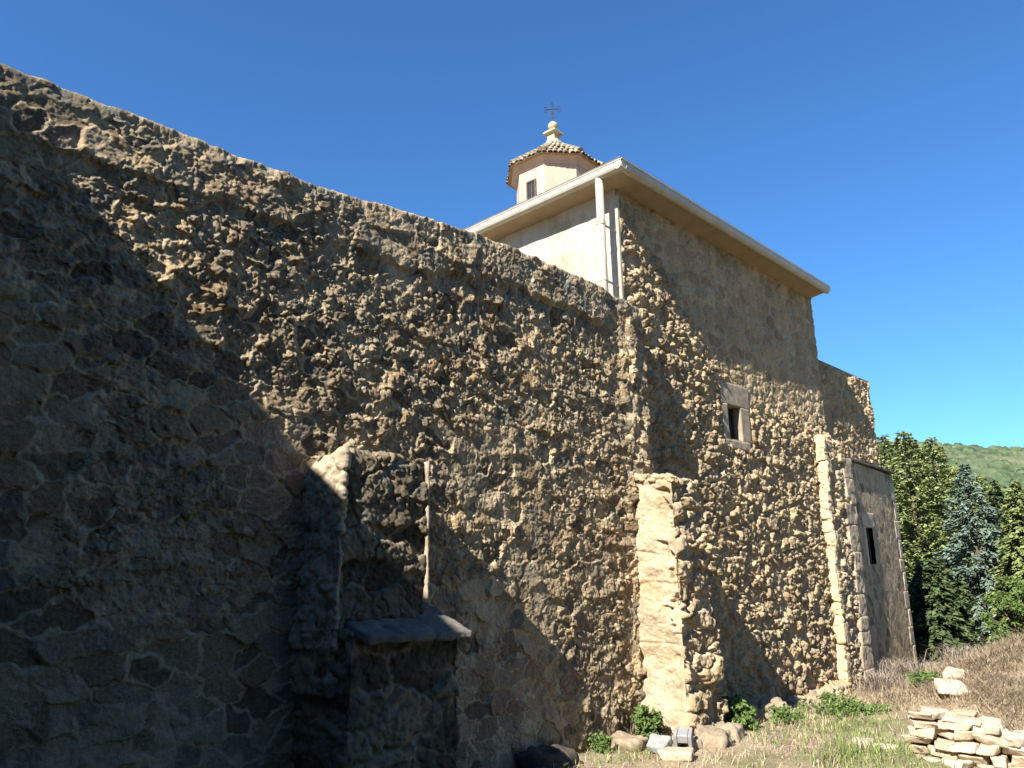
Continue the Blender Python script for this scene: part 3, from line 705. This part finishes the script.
# iron cross with curled arms
m = MB(); zc = Zf + .48
ca, sa_ = math.cos(R(-50)), math.sin(R(-50))
def cr(u, v): return (CX + .85 * u * ca, CY + .85 * u * sa_, zc + .85 * v)
m.tube([cr(0, 0), cr(0, .5)], .009, 6)
m.tube([cr(-.16, .36), cr(-.06, .37), cr(.06, .37), cr(.16, .36)], .009, 6)
for s_ in (-1, 1):
    m.tube([cr(s_ * .16, .36), cr(s_ * .2, .40), cr(s_ * .18, .44), cr(s_ * .13, .42), cr(s_ * .12, .38)], .007, 5)
    m.tube([cr(s_ * .16, .36), cr(s_ * .2, .32), cr(s_ * .17, .28), cr(s_ * .12, .31)], .007, 5)
    m.tube([cr(0, .12), cr(s_ * .05, .17), cr(s_ * .045, .24), cr(0, .28)], .007, 5)
m.tube([cr(-.03, .48), cr(0, .55), cr(.03, .48)], .007, 5)
m.build('cross', M['iron'], drum)
# lantern window on the facet facing left
vis = None
for f in range(8):
    am = A8 + (f + .5) * math.pi / 4
    if abs(((math.degrees(am) - 226 - 33) % 360)) < 50 or vis is None: pass
def facet_window(f):
    am = A8 + (f + .5) * math.pi / 4; ap = RD * math.cos(math.pi / 8); o = np.array([math.cos(am), math.sin(am)]); s_ = np.array([-o[1], o[0]])
    def P(u, d, z): p = np.array([CX, CY]) + o * (ap + d) + s_ * u; return (p[0], p[1], z)
    def hx(mm, u0, u1, z0_, z1_, d0, d1): mm.hexa([P(u0, d1, z0_), P(u1, d1, z0_), P(u1, d0, z0_), P(u0, d0, z0_), P(u0, d1, z1_), P(u1, d1, z1_), P(u1, d0, z1_), P(u0, d0, z1_)])
    mm = MB(); hx(mm, -.085, .085, 8.36, 8.79, .003, .012); w = mm.build('lantern_window', M['dark'], drum)
    mm = MB()
    hx(mm, -.115, -.085, 8.33, 8.82, -.01, .03); hx(mm, .085, .115, 8.33, 8.82, -.01, .03); hx(mm, -.085, .085, 8.79, 8.82, -.01, .03)
    hx(mm, -.006, .006, 8.36, 8.79, .012, .018)
    mm.build('window_frame', M['wood'], w)
LANTERN_FACET = 7
facet_window(LANTERN_FACET)

# ------------------------------------------------------------------ wing of the convent behind the camera (it throws the big shadow)
WX = -1.5
wing = empty('convent_wing', (-5, -1, 0), 'plain rendered convent wing with a sloping tiled roof closing the yard behind the viewer', 'building')
def rake(y): return 6.18 + .6 * (max(y, 2.6) - 4.21) + .08 * (min(y, 2.6) - 2.6)          # the verge drops away from the long wall
for ya, yb, nm in ((2.6, 5.46, 'wing_wall'), (-3, 2.6, 'side_wall')):
    m = MB(); m.hexa([(-8, ya, -.5), (WX - .3, ya, -.5), (WX - .3, yb, -.5), (-8, yb, -.5), (-8, ya, rake(ya) - .1), (WX - .3, ya, rake(ya) - .1), (WX - .3, yb, rake(yb) - .1), (-8, yb, rake(yb) - .1)]); m.build(nm, M['wing'], wing)
for ya, yb, nm in ((2.6, 5.7, 'wing_roof'), (-3.3, 2.6, 'side_roof')):
    m = MB(); m.hexa([(-8.3, ya, rake(ya) - .098), (WX, ya, rake(ya) - .098), (WX, yb, rake(yb) - .098), (-8.3, yb, rake(yb) - .098), (-8.3, ya, rake(ya)), (WX, ya, rake(ya)), (WX, yb, rake(yb)), (-8.3, yb, rake(yb))]); m.build(nm, M['roof'], wing)
m = MB(); m.box(WX - .32, WX - .25, -1.6, -.5, -.1, 2.2); m.build('door', M['wood'], wing)
rg = empty('added_shade_block', (1, -6, 0), 'added two storey rendered block right of the yard, out of view, deepening the shade', 'building')  # added out of view to block sky light from the long wall's shade
m = MB(); m.box(-8, 5.2, -9, -2.9, -.6, 7.0); m.build('shade_block_wall', M['wing'], rg)
m = MB(); m.hexa([(-8.3, -9.4, 7.0), (5.5, -9.4, 7.0), (5.5, -2.6, 7.0), (-8.3, -2.6, 7.0), (-8.3, -6.3, 8.2), (5.5, -6.3, 8.2), (5.5, -6.1, 8.2), (-8.3, -6.1, 8.2)]); m.build('shade_block_roof', M['roof'], rg)
for xx in (.0, 2.4):
    for zz in (1., 3.9):
        m = MB(); m.box(xx - .45, xx + .45, -2.92, -2.86, zz, zz + 1.2); w = m.build('window', M['wood'], rg)
        m = MB(); m.box(xx - .36, xx + .36, -2.87, -2.845, zz + .08, zz + 1.12); m.build('pane', M['dark'], w)

# ------------------------------------------------------------------ loose stones
def stone_mesh(size, seed, ang=.12, res=None, rnd=.5, amp=.12):
    """irregular block, returns V,F centred with base at z=0"""
    g = np.random.default_rng(seed); sx, sy, sz = size
    c = np.array(boxc(-sx / 2, sx / 2, -sy / 2, sy / 2, 0, sz))
    c += g.uniform(-1, 1, (8, 3)) * np.array([sx, sy, sz * .9]) * ang
    c[:4, 2] = np.abs(c[:4, 2]) * .3
    res = res or min(size) / 5
    def hf(P, n): return amp * min(size) * (fb3(P + seed * 3.1, 1.6 / max(size) * 2, 5, 3) + .5 * fb3(P + seed, 1.5 / min(size), 6, 3)), {}
    V, F, _ = rough_hexa(c, res, hf, rnd)
    return V, F

def stone(name, size, loc, rot, seed, mat, label, cat='stone', group=None, **kw):
    V, F = stone_mesh(size, seed, **kw)
    o = link(name, np_mesh(name, V, F), mat); o.location = loc; o.rotation_euler = rot
    return tag(o, label, cat, group)

# the pile: courses of flat slabs on a mound, long side across the view
gp = np.random.default_rng(33)
ords = ['first', 'second', 'third', 'fourth', 'fifth', 'sixth', 'seventh', 'eighth', 'ninth']
cname = ['bottom', 'second lowest', 'third lowest', 'fourth lowest', 'fifth lowest', 'top']
pz = -.29; sid = 500
cname = ['lowest', 'second lowest', 'third lowest', 'fourth lowest', 'fifth lowest', 'sixth lowest', 'second highest', 'top']
for c_ in range(8):
    hh = (.09, .085, .085, .085, .08, .08, .075, .06)[c_]
    yl, yr = 2.74 - .004 * c_ + gp.uniform(-.03, .03), (1.75, 1.77, 1.78, 1.8, 1.82, 1.85, 1.95, 2.15)[c_] + gp.uniform(-.03, .03)
    for row in range(2):
        y = yl; k = 0
        while y - .1 > yr:
            w = gp.uniform(.12, .25) if c_ < 6 else gp.uniform(.14, .3)
            w = min(w, y - yr + .04)
            xx = 8.2 + row * .25 + .012 * c_ + gp.uniform(-.07, .05)
            lab = f'flat pale stone in the {cname[c_]} course of the pile, {ords[min(k, 8)]} from left' if row == 0 else f'flat pale stone behind the {cname[c_]} course of the pile, {ords[min(k, 8)]} from left'
            stone('flat_stone', (gp.uniform(.2, .33), w * gp.uniform(.95, 1.06), hh * gp.uniform(.75, 1.15)), (xx, y - w / 2, pz + gp.uniform(-.004, .016)), (gp.uniform(-.1, .1), gp.uniform(-.07, .09), gp.uniform(-.3, .3)), sid, M['slab'], lab, 'stone', 'flat stones of the loose pile', ang=.2, rnd=.22, amp=.2)
            sid += 1; k += 1; y -= w
    pz += hh * .97
gz = lambda x, y: float(ground_z(x, y))
stone('stone_slab', (.38, .34, .07), (10.9, 3.08, gz(10.9, 3.08) + .05), (.1, -.22, .5), 611, M['slab'], 'large tilted pale slab lying on the dry mound behind the stone pile', ang=.08)
stone('stone_slab', (.3, .26, .1), (12.1, 3.36, gz(12.1, 3.36) + .05), (.15, -.2, .1), 612, M['slab'], 'smaller yellowish block on the mound just beyond the large tilted slab', ang=.1)
stone('stone_slab', (.46, .36, .14), (8.0, 1.78, -.22), (.12, -.3, -.2), 613, M['slab'], 'big pale slab leaning at the right foot of the stone pile', ang=.1)
for i, (x, y, s_, lab) in enumerate([(8.25, 3.2, .2, 'small pale stone fallen at the left foot of the pile'), (8.2, 2.95, .16, 'smallest stone in the grass before the pile')]):
    stone('fallen_stone', (s_, s_ * 1.1, s_ * .5), (x, y, gz(x, y) - .03), (0, 0, i), 620 + i, M['slab'], lab)
# at the foot of the pale buttress
stone('boulder', (.4, .36, .2), (7.5, 4.3, gz(7.4, 4.3) - .06), (0, .05, .3), 631, M['boulder'], 'biggest tan boulder at the foot of the pale buttress, right side', rnd=.8, amp=.4)
stone('boulder', (.3, .32, .15), (7.06, 4.18, gz(7.0, 4.2) - .03), (.05, 0, .2), 632, M['boulder'], 'squarish tan block in front of the biggest boulder by the buttress foot', rnd=.65, amp=.4)
stone('flat_stone', (.2, .2, .07), (6.6, 4.48, gz(6.6, 4.5) + .05), (.1, -.5, .2), 633, M['grey_block'], 'flat white stone propped left of the hollow grey block', rnd=.3)
stone('flat_stone', (.24, .3, .08), (6.42, 4.17, gz(6.4, 4.2) + .0), (0, -.05, .4), 634, M['slab'], 'low pale stone lying in front of the hollow grey block', rnd=.4)
stone('flat_stone', (.2, .16, .1), (6.86, 4.28, gz(6.9, 4.3) - .01), (0, 0, .8), 635, M['boulder'], 'little tan stone between the hollow block and the buttress foot', rnd=.4)
stone('boulder', (.28, .34, .12), (6.55, 4.84, gz(6.4, 4.9) - .03), (0, 0, .1), 636, M['boulder'], 'low stone against the long wall left of the green weed', rnd=.7, amp=.4)
stone('boulder', (.4, .32, .2), (9.5, 4.76, gz(9.5, 4.7) - .03), (0, 0, .5), 637, M['boulder'], 'rounded boulder in the buttress shadow against the church wall', rnd=.85, amp=.4)
stone('boulder', (.34, .3, .2), (9.05, 4.85, gz(9, 4.8) - .03), (0, 0, .9), 638, M['boulder'], 'smaller shaded stone left of the rounded boulder at the church wall', rnd=.8)
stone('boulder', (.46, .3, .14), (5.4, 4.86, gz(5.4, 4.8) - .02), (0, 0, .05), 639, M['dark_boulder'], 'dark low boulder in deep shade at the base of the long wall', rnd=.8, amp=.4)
# hollow grey block
hb = MB(); w_, d_, h_ = .17, .17, .19
hb.box(-d_ / 2, d_ / 2, -w_ / 2, -w_ / 2 + .035, 0, h_); hb.box(-d_ / 2, d_ / 2, w_ / 2 - .035, w_ / 2, 0, h_); hb.box(-d_ / 2 + .002, d_ / 2, -w_ / 2 + .036, w_ / 2 - .036, h_ - .075, h_ - .001); hb.box(-d_ / 2 + .002, d_ / 2, -w_ / 2 + .036, w_ / 2 - .036, 0, .03); hb.box(d_ / 2 - .03, d_ / 2 - .001, -w_ / 2 + .036, w_ / 2 - .036, .031, h_ - .076)
o = hb.build('hollow_block', M['grey_block'], None, bevel=.008); o.location = (6.74, 4.29, gz(6.74, 4.29) - .0); o.rotation_euler = (0, -.28, .45)
tag(o, 'pale grey hollow block with a dark square opening at the buttress foot', 'block')

# ------------------------------------------------------------------ leaves, twigs, grass
def quads(C, T, S, L, W):
    """leaf quads (rhombs): centre C, along T, across S"""
    a = C - T * L[:, None] * .5; b = C + S * W[:, None] * .5; c = C + T * L[:, None] * .5; d = C - S * W[:, None] * .5
    V = np.stack([a, b, c, d], 1).reshape(-1, 3); F = np.arange(len(V)).reshape(-1, 4); return V, F

def unit(v): return v / np.maximum(1e-9, np.linalg.norm(v, axis=-1, keepdims=True))

def conifer(h, r0, seed, n=26000, bottom=.04, droop=.35, leaf=.2, power=.85, dens=1.):
    g = np.random.default_rng(seed); C = []; T = []; S = []; trunk_pts = [(0, 0, -.3), (0.02, .01, h * .5), (0, 0, h * .97)]
    limbs = []
    z = h * bottom; total = 0
    while z < h * .985:
        t = z / h; Lr = r0 * (1 - t) ** power + .06
        nb = max(4, int(9 - 4 * t))
        a0 = g.uniform(0, 6.28)
        for b in range(nb):
            az = a0 + b * 2 * math.pi / nb + g.uniform(-.25, .25); L = Lr * g.uniform(.72, 1.12)
            o = np.array([math.cos(az), math.sin(az)]); s = np.array([-o[1], o[0]])
            dr = droop * g.uniform(.6, 1.3) * (1 - .7 * t)
            limbs.append((z, o, L, dr))
            m_ = int(max(8, L / r0 * 60 * dens))
            u = np.sqrt(g.uniform(.03, 1, m_)); lat = g.normal(0, 1, m_) * .2 * L * (1.05 - u) + g.normal(0, .03, m_)
            zz = z + .12 * L * u - dr * L * u ** 2 + g.normal(0, .035, m_) - np.abs(lat) * .25
            P = np.stack([o[0] * u * L + s[0] * lat, o[1] * u * L + s[1] * lat, zz], 1)
            tt = np.stack([o[0] + s[0] * np.sign(lat) * .7, o[1] + s[1] * np.sign(lat) * .7, -.25 - dr * u], 1) + g.normal(0, .25, (m_, 3))
            C.append(P); T.append(tt); S.append(np.cross(tt, g.normal(0, .5, (m_, 3)) + np.array([0, 0, 1.])))
        z += h * .031 * g.uniform(.8, 1.25) * (1.15 - .5 * t)
    C = np.concatenate(C); T = unit(np.concatenate(T)); S = unit(np.concatenate(S))
    k = len(C); L = g.uniform(.5, 1.5, k) * leaf; W = L * g.uniform(.3, .5, k)
    return quads(C, T, S, L, W), trunk_pts, limbs

def add_conifer(name, label, mat, loc, h, r0, seed, group, **kw):
    (V, F), tp, limbs = conifer(h, r0, seed, **kw)
    e = empty(name, loc, label, 'tree', group)
    m = MB(); m.tube(tp, [h * .022, h * .015, h * .003], 8)
    for z, o, L, dr in limbs[::2]: m.tube([(0, 0, z), (o[0] * L * .5, o[1] * L * .5, z + .06 * L - dr * L * .25), (o[0] * L * .9, o[1] * L * .9, z + .1 * L - dr * L * .8)], [.012 * h * (1 - z / h) ** .5 * .5 + .004, .008, .003], 4, False)
    a = m.build('trunk', M['bark'], None, True); a.parent = e
    b = link('crown', np_mesh('crown', V, F), mat, None, False); b.parent = e
    return e

def leafy(n, cl, seed, leaf, flat=.0):
    """leaf clumps: cl = list of (x,y,z,r); leaves on the outside shell of each clump"""
    g = np.random.default_rng(seed); cl = np.array(cl); idx = g.integers(0, len(cl), n)
    d = unit(g.normal(0, 1, (n, 3))); rr = cl[idx, 3] * g.uniform(.35, 1.08, n) ** .6
    C = cl[idx, :3] + d * rr[:, None] * np.array([1, 1, .8])
    T = unit(d + g.normal(0, .6, (n, 3)) + np.array([0, 0, -.2])); S = unit(np.cross(T, g.normal(0, 1, (n, 3))))
    L = leaf * g.uniform(.6, 1.4, n); return quads(C, T, S, L, L * g.uniform(.45, .7, n))

def add_broad(name, label, cat, mat, loc, h, r, seed, group, n=14000, leaf=.16, nc=60, base=.1):
    g = np.random.default_rng(seed); cl = []
    for i in range(nc):
        t = g.uniform(base, 1); rad = r * (math.sin(math.pi * min(1, (t * .85 + .12))) ** .6); a = g.uniform(0, 6.28); q = rad * math.sqrt(g.uniform(.1, 1))
        cl.append((q * math.cos(a), q * math.sin(a), t * h, r * g.uniform(.16, .34)))
    e = empty(name, loc, label, cat, group)
    m = MB(); m.tube([(0, 0, -.4), (.03, .02, h * .4), (.0, .05, h * .85)], [h * .025, h * .016, h * .004], 8)
    for x, y, z, q in cl[::3]: m.tube([(0, 0, z * .55), (x * .5, y * .5, z * .8), (x, y, z)], [.03, .02, .006], 5, False)
    a = m.build('trunk', M['bark'], None, True); a.parent = e
    V, F = leafy(n, cl, seed + 1, leaf); b = link('crown', np_mesh('crown', V, F), mat, None, False); b.parent = e
    return e

def polar(az, D, dz=0): x = D * math.cos(R(az)); y = D * math.sin(R(az)); return (x, y, gz(x, y) + dz)
TG = 'trees beyond the church'
def tree_at(kind, az, D, el, **kw):
    p = polar(az, D); top = 1.7 + D * math.tan(R(el)); return p, top - p[2]
def fir(name, label, mat, az, D, el, r, seed, **kw):
    p, h = tree_at(0, az, D, el); add_conifer(name, label, M[mat], p, h, r, seed, TG, **kw)
fir('blue_spruce', 'silvery blue spruce standing between the olive pines and the dark spruce', 'spruce_blue', 13.2, 22, 6.3, 1.6, 1, droop=.5, leaf=.115, dens=2.6)
fir('spruce', 'dark green spruce just right of the blue spruce', 'spruce', 10.6, 21, 4.9, 1.3, 2, droop=.55, leaf=.115, dens=2.6)
fir('spruce', 'dark green spruce cut by the right edge of the picture', 'spruce', 8.9, 20, 4.2, 1.3, 3, droop=.55, leaf=.115, dens=2.6)
fir('spruce', 'dark spruce half hidden behind the blue spruce, on its right', 'dark_conifer', 11.7, 25, 5.0, 1.3, 4, droop=.4, leaf=.16, dens=1.3)
fir('pine_tree', 'tall olive green pine rising beside the annex roof', 'pine', 16.4, 25, 8.9, 1.6, 5, droop=-.15, leaf=.115, power=.7, dens=5.0, bottom=.06)
fir('pine_tree', 'olive green pine right behind the tip of the blue spruce', 'pine', 14.9, 27, 8.1, 1.7, 6, droop=-.1, leaf=.115, power=.7, dens=5.0, bottom=.06)
fir('pine_tree', 'olive green pine mostly hidden by the annex corner', 'pine', 17.7, 27, 8.7, 1.7, 7, droop=-.1, leaf=.115, power=.7, dens=5.0, bottom=.06)
fir('pine_tree', 'slender olive pine between the tall pine and the blue spruce', 'pine', 15.7, 29, 7.6, 1.6, 31, droop=-.05, leaf=.16, power=.8, dens=1.8, bottom=.1)
fir('spruce', 'sunlit olive spruce behind the gap between the blue spruce and its dark neighbour', 'spruce', 11.9, 28, 4.6, 1.9, 32, droop=.4, leaf=.13, dens=2.4)
fir('dark_conifer', 'near-black conifer added for the deep shade under the olive pine by the annex', 'dark_conifer', 16.0, 21, .2, .9, 8, droop=.3, leaf=.15, power=.5, dens=1.5)  # this dark tree and the next stand in for shade beneath the crowns
fir('dark_conifer', 'low near-black conifer added for the deep shade left of the blue spruce', 'dark_conifer', 14.9, 21.5, -.4, .7, 9, droop=.3, leaf=.15, power=.5, dens=1.5)
fir('spruce', 'dark green spruce standing outside the right edge of the picture', 'spruce', 7.0, 22, 4.6, 1.5, 10, droop=.5, leaf=.16)
fir('pine_tree', 'olive pine filling the gap behind the blue spruce', 'pine', 12.6, 30, 5.6, 2.0, 33, droop=.1, leaf=.13, power=.7, dens=3., bottom=.05)
fir('spruce', 'broad sunlit spruce in the second row by the right picture edge', 'spruce', 9.8, 27, 4.3, 2.0, 34, droop=.4, leaf=.13, dens=2.4)
p, h = tree_at(0, 11.7, 18.8, -1.2); add_broad('shrub', 'low bright green shrub under the dark spruce at the mound crest', 'shrub', M['bush'], p, h, .6, 11, TG, 7000, .07, 34, .1)
p, h = tree_at(0, 9.7, 18., -1.0); add_broad('shrub', 'dark leafy shrub at the mound crest by the right picture edge', 'shrub', M['bush'], p, h, .6, 12, TG, 7000, .07, 34, .1)
for i, (az, D, el) in enumerate([(17.6, 33, 7.2), (12.6, 34, 4.4), (10.2, 33, 3.6), (8.3, 32, 3.3), (14.6, 36, 6.0)]):
    p, h = tree_at(0, az, D, el); add_broad('background_tree', ['olive tree in the back row behind the annex', 'green tree in the back row behind the blue spruce', 'green tree in the back row above the dark spruce', 'green tree in the back row at the right picture edge', 'tall green tree deep behind the olive pine and the spruce'][i], 'tree', M['pine'] if i % 2 == 0 else M['bush'], p, h, 2.0, 20 + i, TG, 14000, .16, 60, .1)

def weed(name, label, loc, r, h, seed, n=900, leaf=.05, mat=None):
    g = np.random.default_rng(seed); cl = [(g.normal(0, r * .45), g.normal(0, r * .45), g.uniform(.15, 1) * h * .85, r * .28) for _ in range(26)]
    V, F = leafy(n, cl, seed, leaf)
    e = empty(name, loc, label, 'plant')
    m = MB()
    for x, y, z, q in cl: m.tube([(x * .2, y * .2, -.03), (x * .7, y * .7, z * .6), (x, y, z)], [.005, .004, .002], 4, False)
    a = m.build('stem', M['bush'], None); a.parent = e
    b = link('leaves', np_mesh('leaves', V, F), mat or M['weed'], None, False); b.parent = e
weed('weed', 'bright green leafy weed at the left foot of the pale buttress', (6.86, 4.78, gz(6.9, 4.8)), .17, .36, 71)
weed('weed', 'bushy green weed in front of the shade right of the pale buttress', (8.15, 4.5, gz(8.15, 4.5)), .24, .34, 72, 1300)
weed('weed', 'low green weed at the edge of the buttress shadow', (9.0, 4.35, gz(9, 4.35)), .2, .2, 73, 600, .04)
weed('weed', 'patch of low weeds in front of the corner buttress', (10.1, 4.05, gz(10.1, 4.05)), .4, .16, 74, 1500, .045)
weed('weed', 'small weed growing out of the dry mound near the annex', (12.2, 3.75, gz(12.2, 3.75)), .25, .2, 75, 600, .045)

weed('weed', 'small weed growing against the long wall at the edge of the deep shade', (6.2, 4.88, gz(6.2, 4.88)), .12, .16, 76, 350, .035)
weed('weed', 'thin weed at the wall foot between the shaded boulder and the corner buttress', (11.3, 4.75, gz(11.3, 4.75)), .16, .14, 77, 350, .035)

def blades(P, L, W, lean, seed):
    """bent grass blades as two quads each"""
    g = np.random.default_rng(seed); n = len(P); a = g.uniform(0, 6.28, n); o = np.stack([np.cos(a), np.sin(a), 0 * a], 1); s = np.stack([-np.sin(a), np.cos(a), 0 * a], 1)
    ln = (lean * g.uniform(.3, 1.5, n) * L)[:, None]; W = W[:, None]; up = np.array([0, 0, 1.])
    m_ = P + o * ln * .35 + up * (L * .6)[:, None]; t = P + o * ln + up * (L * np.sqrt(np.clip(1 - lean * .5, .2, 1)))[:, None]
    V = np.stack([P - s * W / 2, P + s * W / 2, m_ + s * W * .4, m_ - s * W * .4, t + s * W * .06, t - s * W * .06], 1).reshape(-1, 3)
    i = np.arange(n)[:, None] * 6; F = np.concatenate([i + np.array([[0, 1, 2, 3]]), i + np.array([[3, 2, 4, 5]])]); return V, F

def scatter(n, x0, x1, y0, y1, dens, seed):
    g = np.random.default_rng(seed); x = g.uniform(x0, x1, n); y = g.uniform(y0, y1, n); k = g.uniform(0, 1, n) < dens(x, y); x = x[k]; y = y[k]
    return np.stack([x, y, ground_z(x, y) - .005], 1), g
def blob(x, y, cx, cy, rx, ry): return np.exp(-(((x - cx) / rx) ** 2 + ((y - cy) / ry) ** 2))
green = lambda x, y: np.clip(sm(.0, .35, fb2(x * 1.3, y * 1.3, 91, 3)) * .3 + blob(x, y, 7.9, 3.0, .7, .33) * 1.6 + blob(x, y, 6.3, 4.6, .5, .25) * .8 + blob(x, y, 9.4, 3.6, .8, .3) * .45 + blob(x, y, 10.2, 4.2, .7, .3) * .5, 0, 1) * sm(11.5, 9.5, x + .6 * (4 - y))
P, g = scatter(22000, 5.2, 12.5, 1.2, 5.0, green, 1)
V, F = blades(P, g.uniform(.03, .11, len(P)) * (1 + .8 * blob(P[:, 0], P[:, 1], 7.9, 3.1, .8, .5)), g.uniform(.004, .009, len(P)), .6, 2)
tag(link('grass', np_mesh('grass', V, F), M['grass'], None, False), 'short green grass growing in patches before the walls', 'grass', kind='stuff')
P, g = scatter(16000, 5.2, 13, 1.2, 5.0, lambda x, y: .25 + .5 * sm(-.1, .3, fb2(x * 1.7, y * 1.7, 95, 3)), 3)
V, F = blades(P, g.uniform(.03, .12, len(P)), g.uniform(.003, .007, len(P)), 1.1, 4)
tag(link('dry_grass', np_mesh('dry_grass', V, F), M['straw'], None, False), 'dry straw coloured grass scattered over the yard', 'dry grass', kind='stuff')
mound = lambda x, y: sm(9.6, 11.5, x + .7 * (3. - y)) * sm(5.0, 4.3, y + .05 * (x - 12)) * (.55 + .45 * sm(-.2, .2, fb2(x * 1.2, y * 1.2, 97, 3)))
P, g = scatter(60000, 8.8, 17.5, .6, 5.0, mound, 5)
V, F = blades(P, g.uniform(.04, .15, len(P)) * (1 + 1.3 * (g.uniform(0, 1, len(P)) > .95)), g.uniform(.004, .010, len(P)), 2.2, 6)
tag(link('dry_brush', np_mesh('dry_brush', V, F), M['twig'], None, False), 'brown dry brush and dead stalks covering the mound', 'brush', kind='stuff')
def dead_bush(label, loc, r, h, seed, n=420):
    g = np.random.default_rng(seed); P = np.stack([g.normal(0, r * .5, n), g.normal(0, r * .5, n), np.full(n, -.02)], 1)
    V, F = blades(P, g.uniform(.4, 1., n) * h, g.uniform(.005, .009, n), .9, seed)
    o = link('dead_bush', np_mesh('dead_bush', V, F), M['greytwig'], None, False); o.location = loc; tag(o, label, 'bush')
dead_bush('grey dead bush at the foot of the corner buttress', (12.9, 4.65, gz(12.9, 4.65)), .3, .5, 81)
dead_bush('wider brown dead bush in front of the annex wall', (14.2, 4.6, gz(14.2, 4.6)), .5, .5, 82, 700)
dead_bush('dead bush on the mound crest under the dark trees', (15.2, 3.9, gz(15.2, 3.9)), .5, .4, 83, 600)
# gravel: small loose bits
P, g = scatter(5200, 5.2, 12.5, 1.2, 5.0, lambda x, y: .25 + .75 * sm(0, .35, fb2(x * 1.4, y * 1.4, 99, 3)), 7)
n = len(P); s_ = .008 + .03 * g.uniform(0, 1, n) ** 3
oct_ = np.array([(1, 0, 0), (0, 1, 0), (-1, 0, 0), (0, -1, 0), (0, 0, .7), (0, 0, -.5)], float)
V = P[:, None, :] + oct_[None] * s_[:, None, None] * g.uniform(.6, 1.3, (n, 6, 1)); i = np.arange(n)[:, None, None] * 6
F = (i + np.array([(0, 1, 4), (1, 2, 4), (2, 3, 4), (3, 0, 4), (1, 0, 5), (2, 1, 5), (3, 2, 5), (0, 3, 5)])[None]).reshape(-1, 3)
tag(link('gravel', np_mesh('gravel', V.reshape(-1, 3), F), M['boulder'], None, False), 'small pale stones and grit strewn over the bare ground', 'gravel', kind='stuff')

# ------------------------------------------------------------------ light, sky, camera
SUN = np.array([1., .168, -.82]); SUN /= np.linalg.norm(SUN)
import mathutils
sl = bpy.data.lights.new('sun', 'SUN'); sl.energy = 5.0; sl.angle = R(.5); sl.color = (1., .96, .9)
so = bpy.data.objects.new('sun', sl); COL.objects.link(so); so.location = (-20, -3, 25)
so.rotation_euler = mathutils.Vector(SUN).to_track_quat('-Z', 'Y').to_euler()
w = bpy.data.worlds.new('World'); scene.world = w; w.use_nodes = True
nt = w.node_tree; bg = nt.nodes['Background']; bg.inputs['Strength'].default_value = .077
sky = nt.nodes.new('ShaderNodeTexSky'); sky.sky_type = 'NISHITA'; sky.sun_disc = False
to = -SUN
sky.sun_elevation = math.asin(to[2]); sky.sun_rotation = math.atan2(to[0], to[1])
sky.altitude = 0; sky.air_density = 1.0; sky.dust_density = 0; sky.ozone_density = 8
nt.links.new(mixc(nt, 1., sky.outputs[0], (.58, .86, 1.), 'MULTIPLY'), bg.inputs['Color'])

f, pitch, roll, yaw = 760., R(13.775), R(1.0014), R(43.856)
fw = np.array([math.cos(yaw) * math.cos(pitch), math.sin(yaw) * math.cos(pitch), math.sin(pitch)])
rt = np.array([math.sin(yaw), -math.cos(yaw), 0]); up = np.cross(rt, fw)
r2 = rt * math.cos(roll) - up * math.sin(roll); u2 = rt * math.sin(roll) + up * math.cos(roll)
cam = bpy.data.cameras.new('camera'); cam.sensor_width = 36; cam.lens = f / 1024 * 36; cam.clip_end = 5000; cam.clip_start = .05
co = bpy.data.objects.new('camera', cam); COL.objects.link(co)
mx = mathutils.Matrix(((r2[0], u2[0], -fw[0], 0), (r2[1], u2[1], -fw[1], 0), (r2[2], u2[2], -fw[2], 1.7), (0, 0, 0, 1)))
co.matrix_world = mx
scene.camera = co
scene.view_settings.view_transform = 'Standard'; scene.view_settings.look = 'None'; scene.view_settings.gamma = 1
scene.view_settings.exposure = 1.45
scene.cycles.max_bounces = 6; scene.cycles.diffuse_bounces = 4
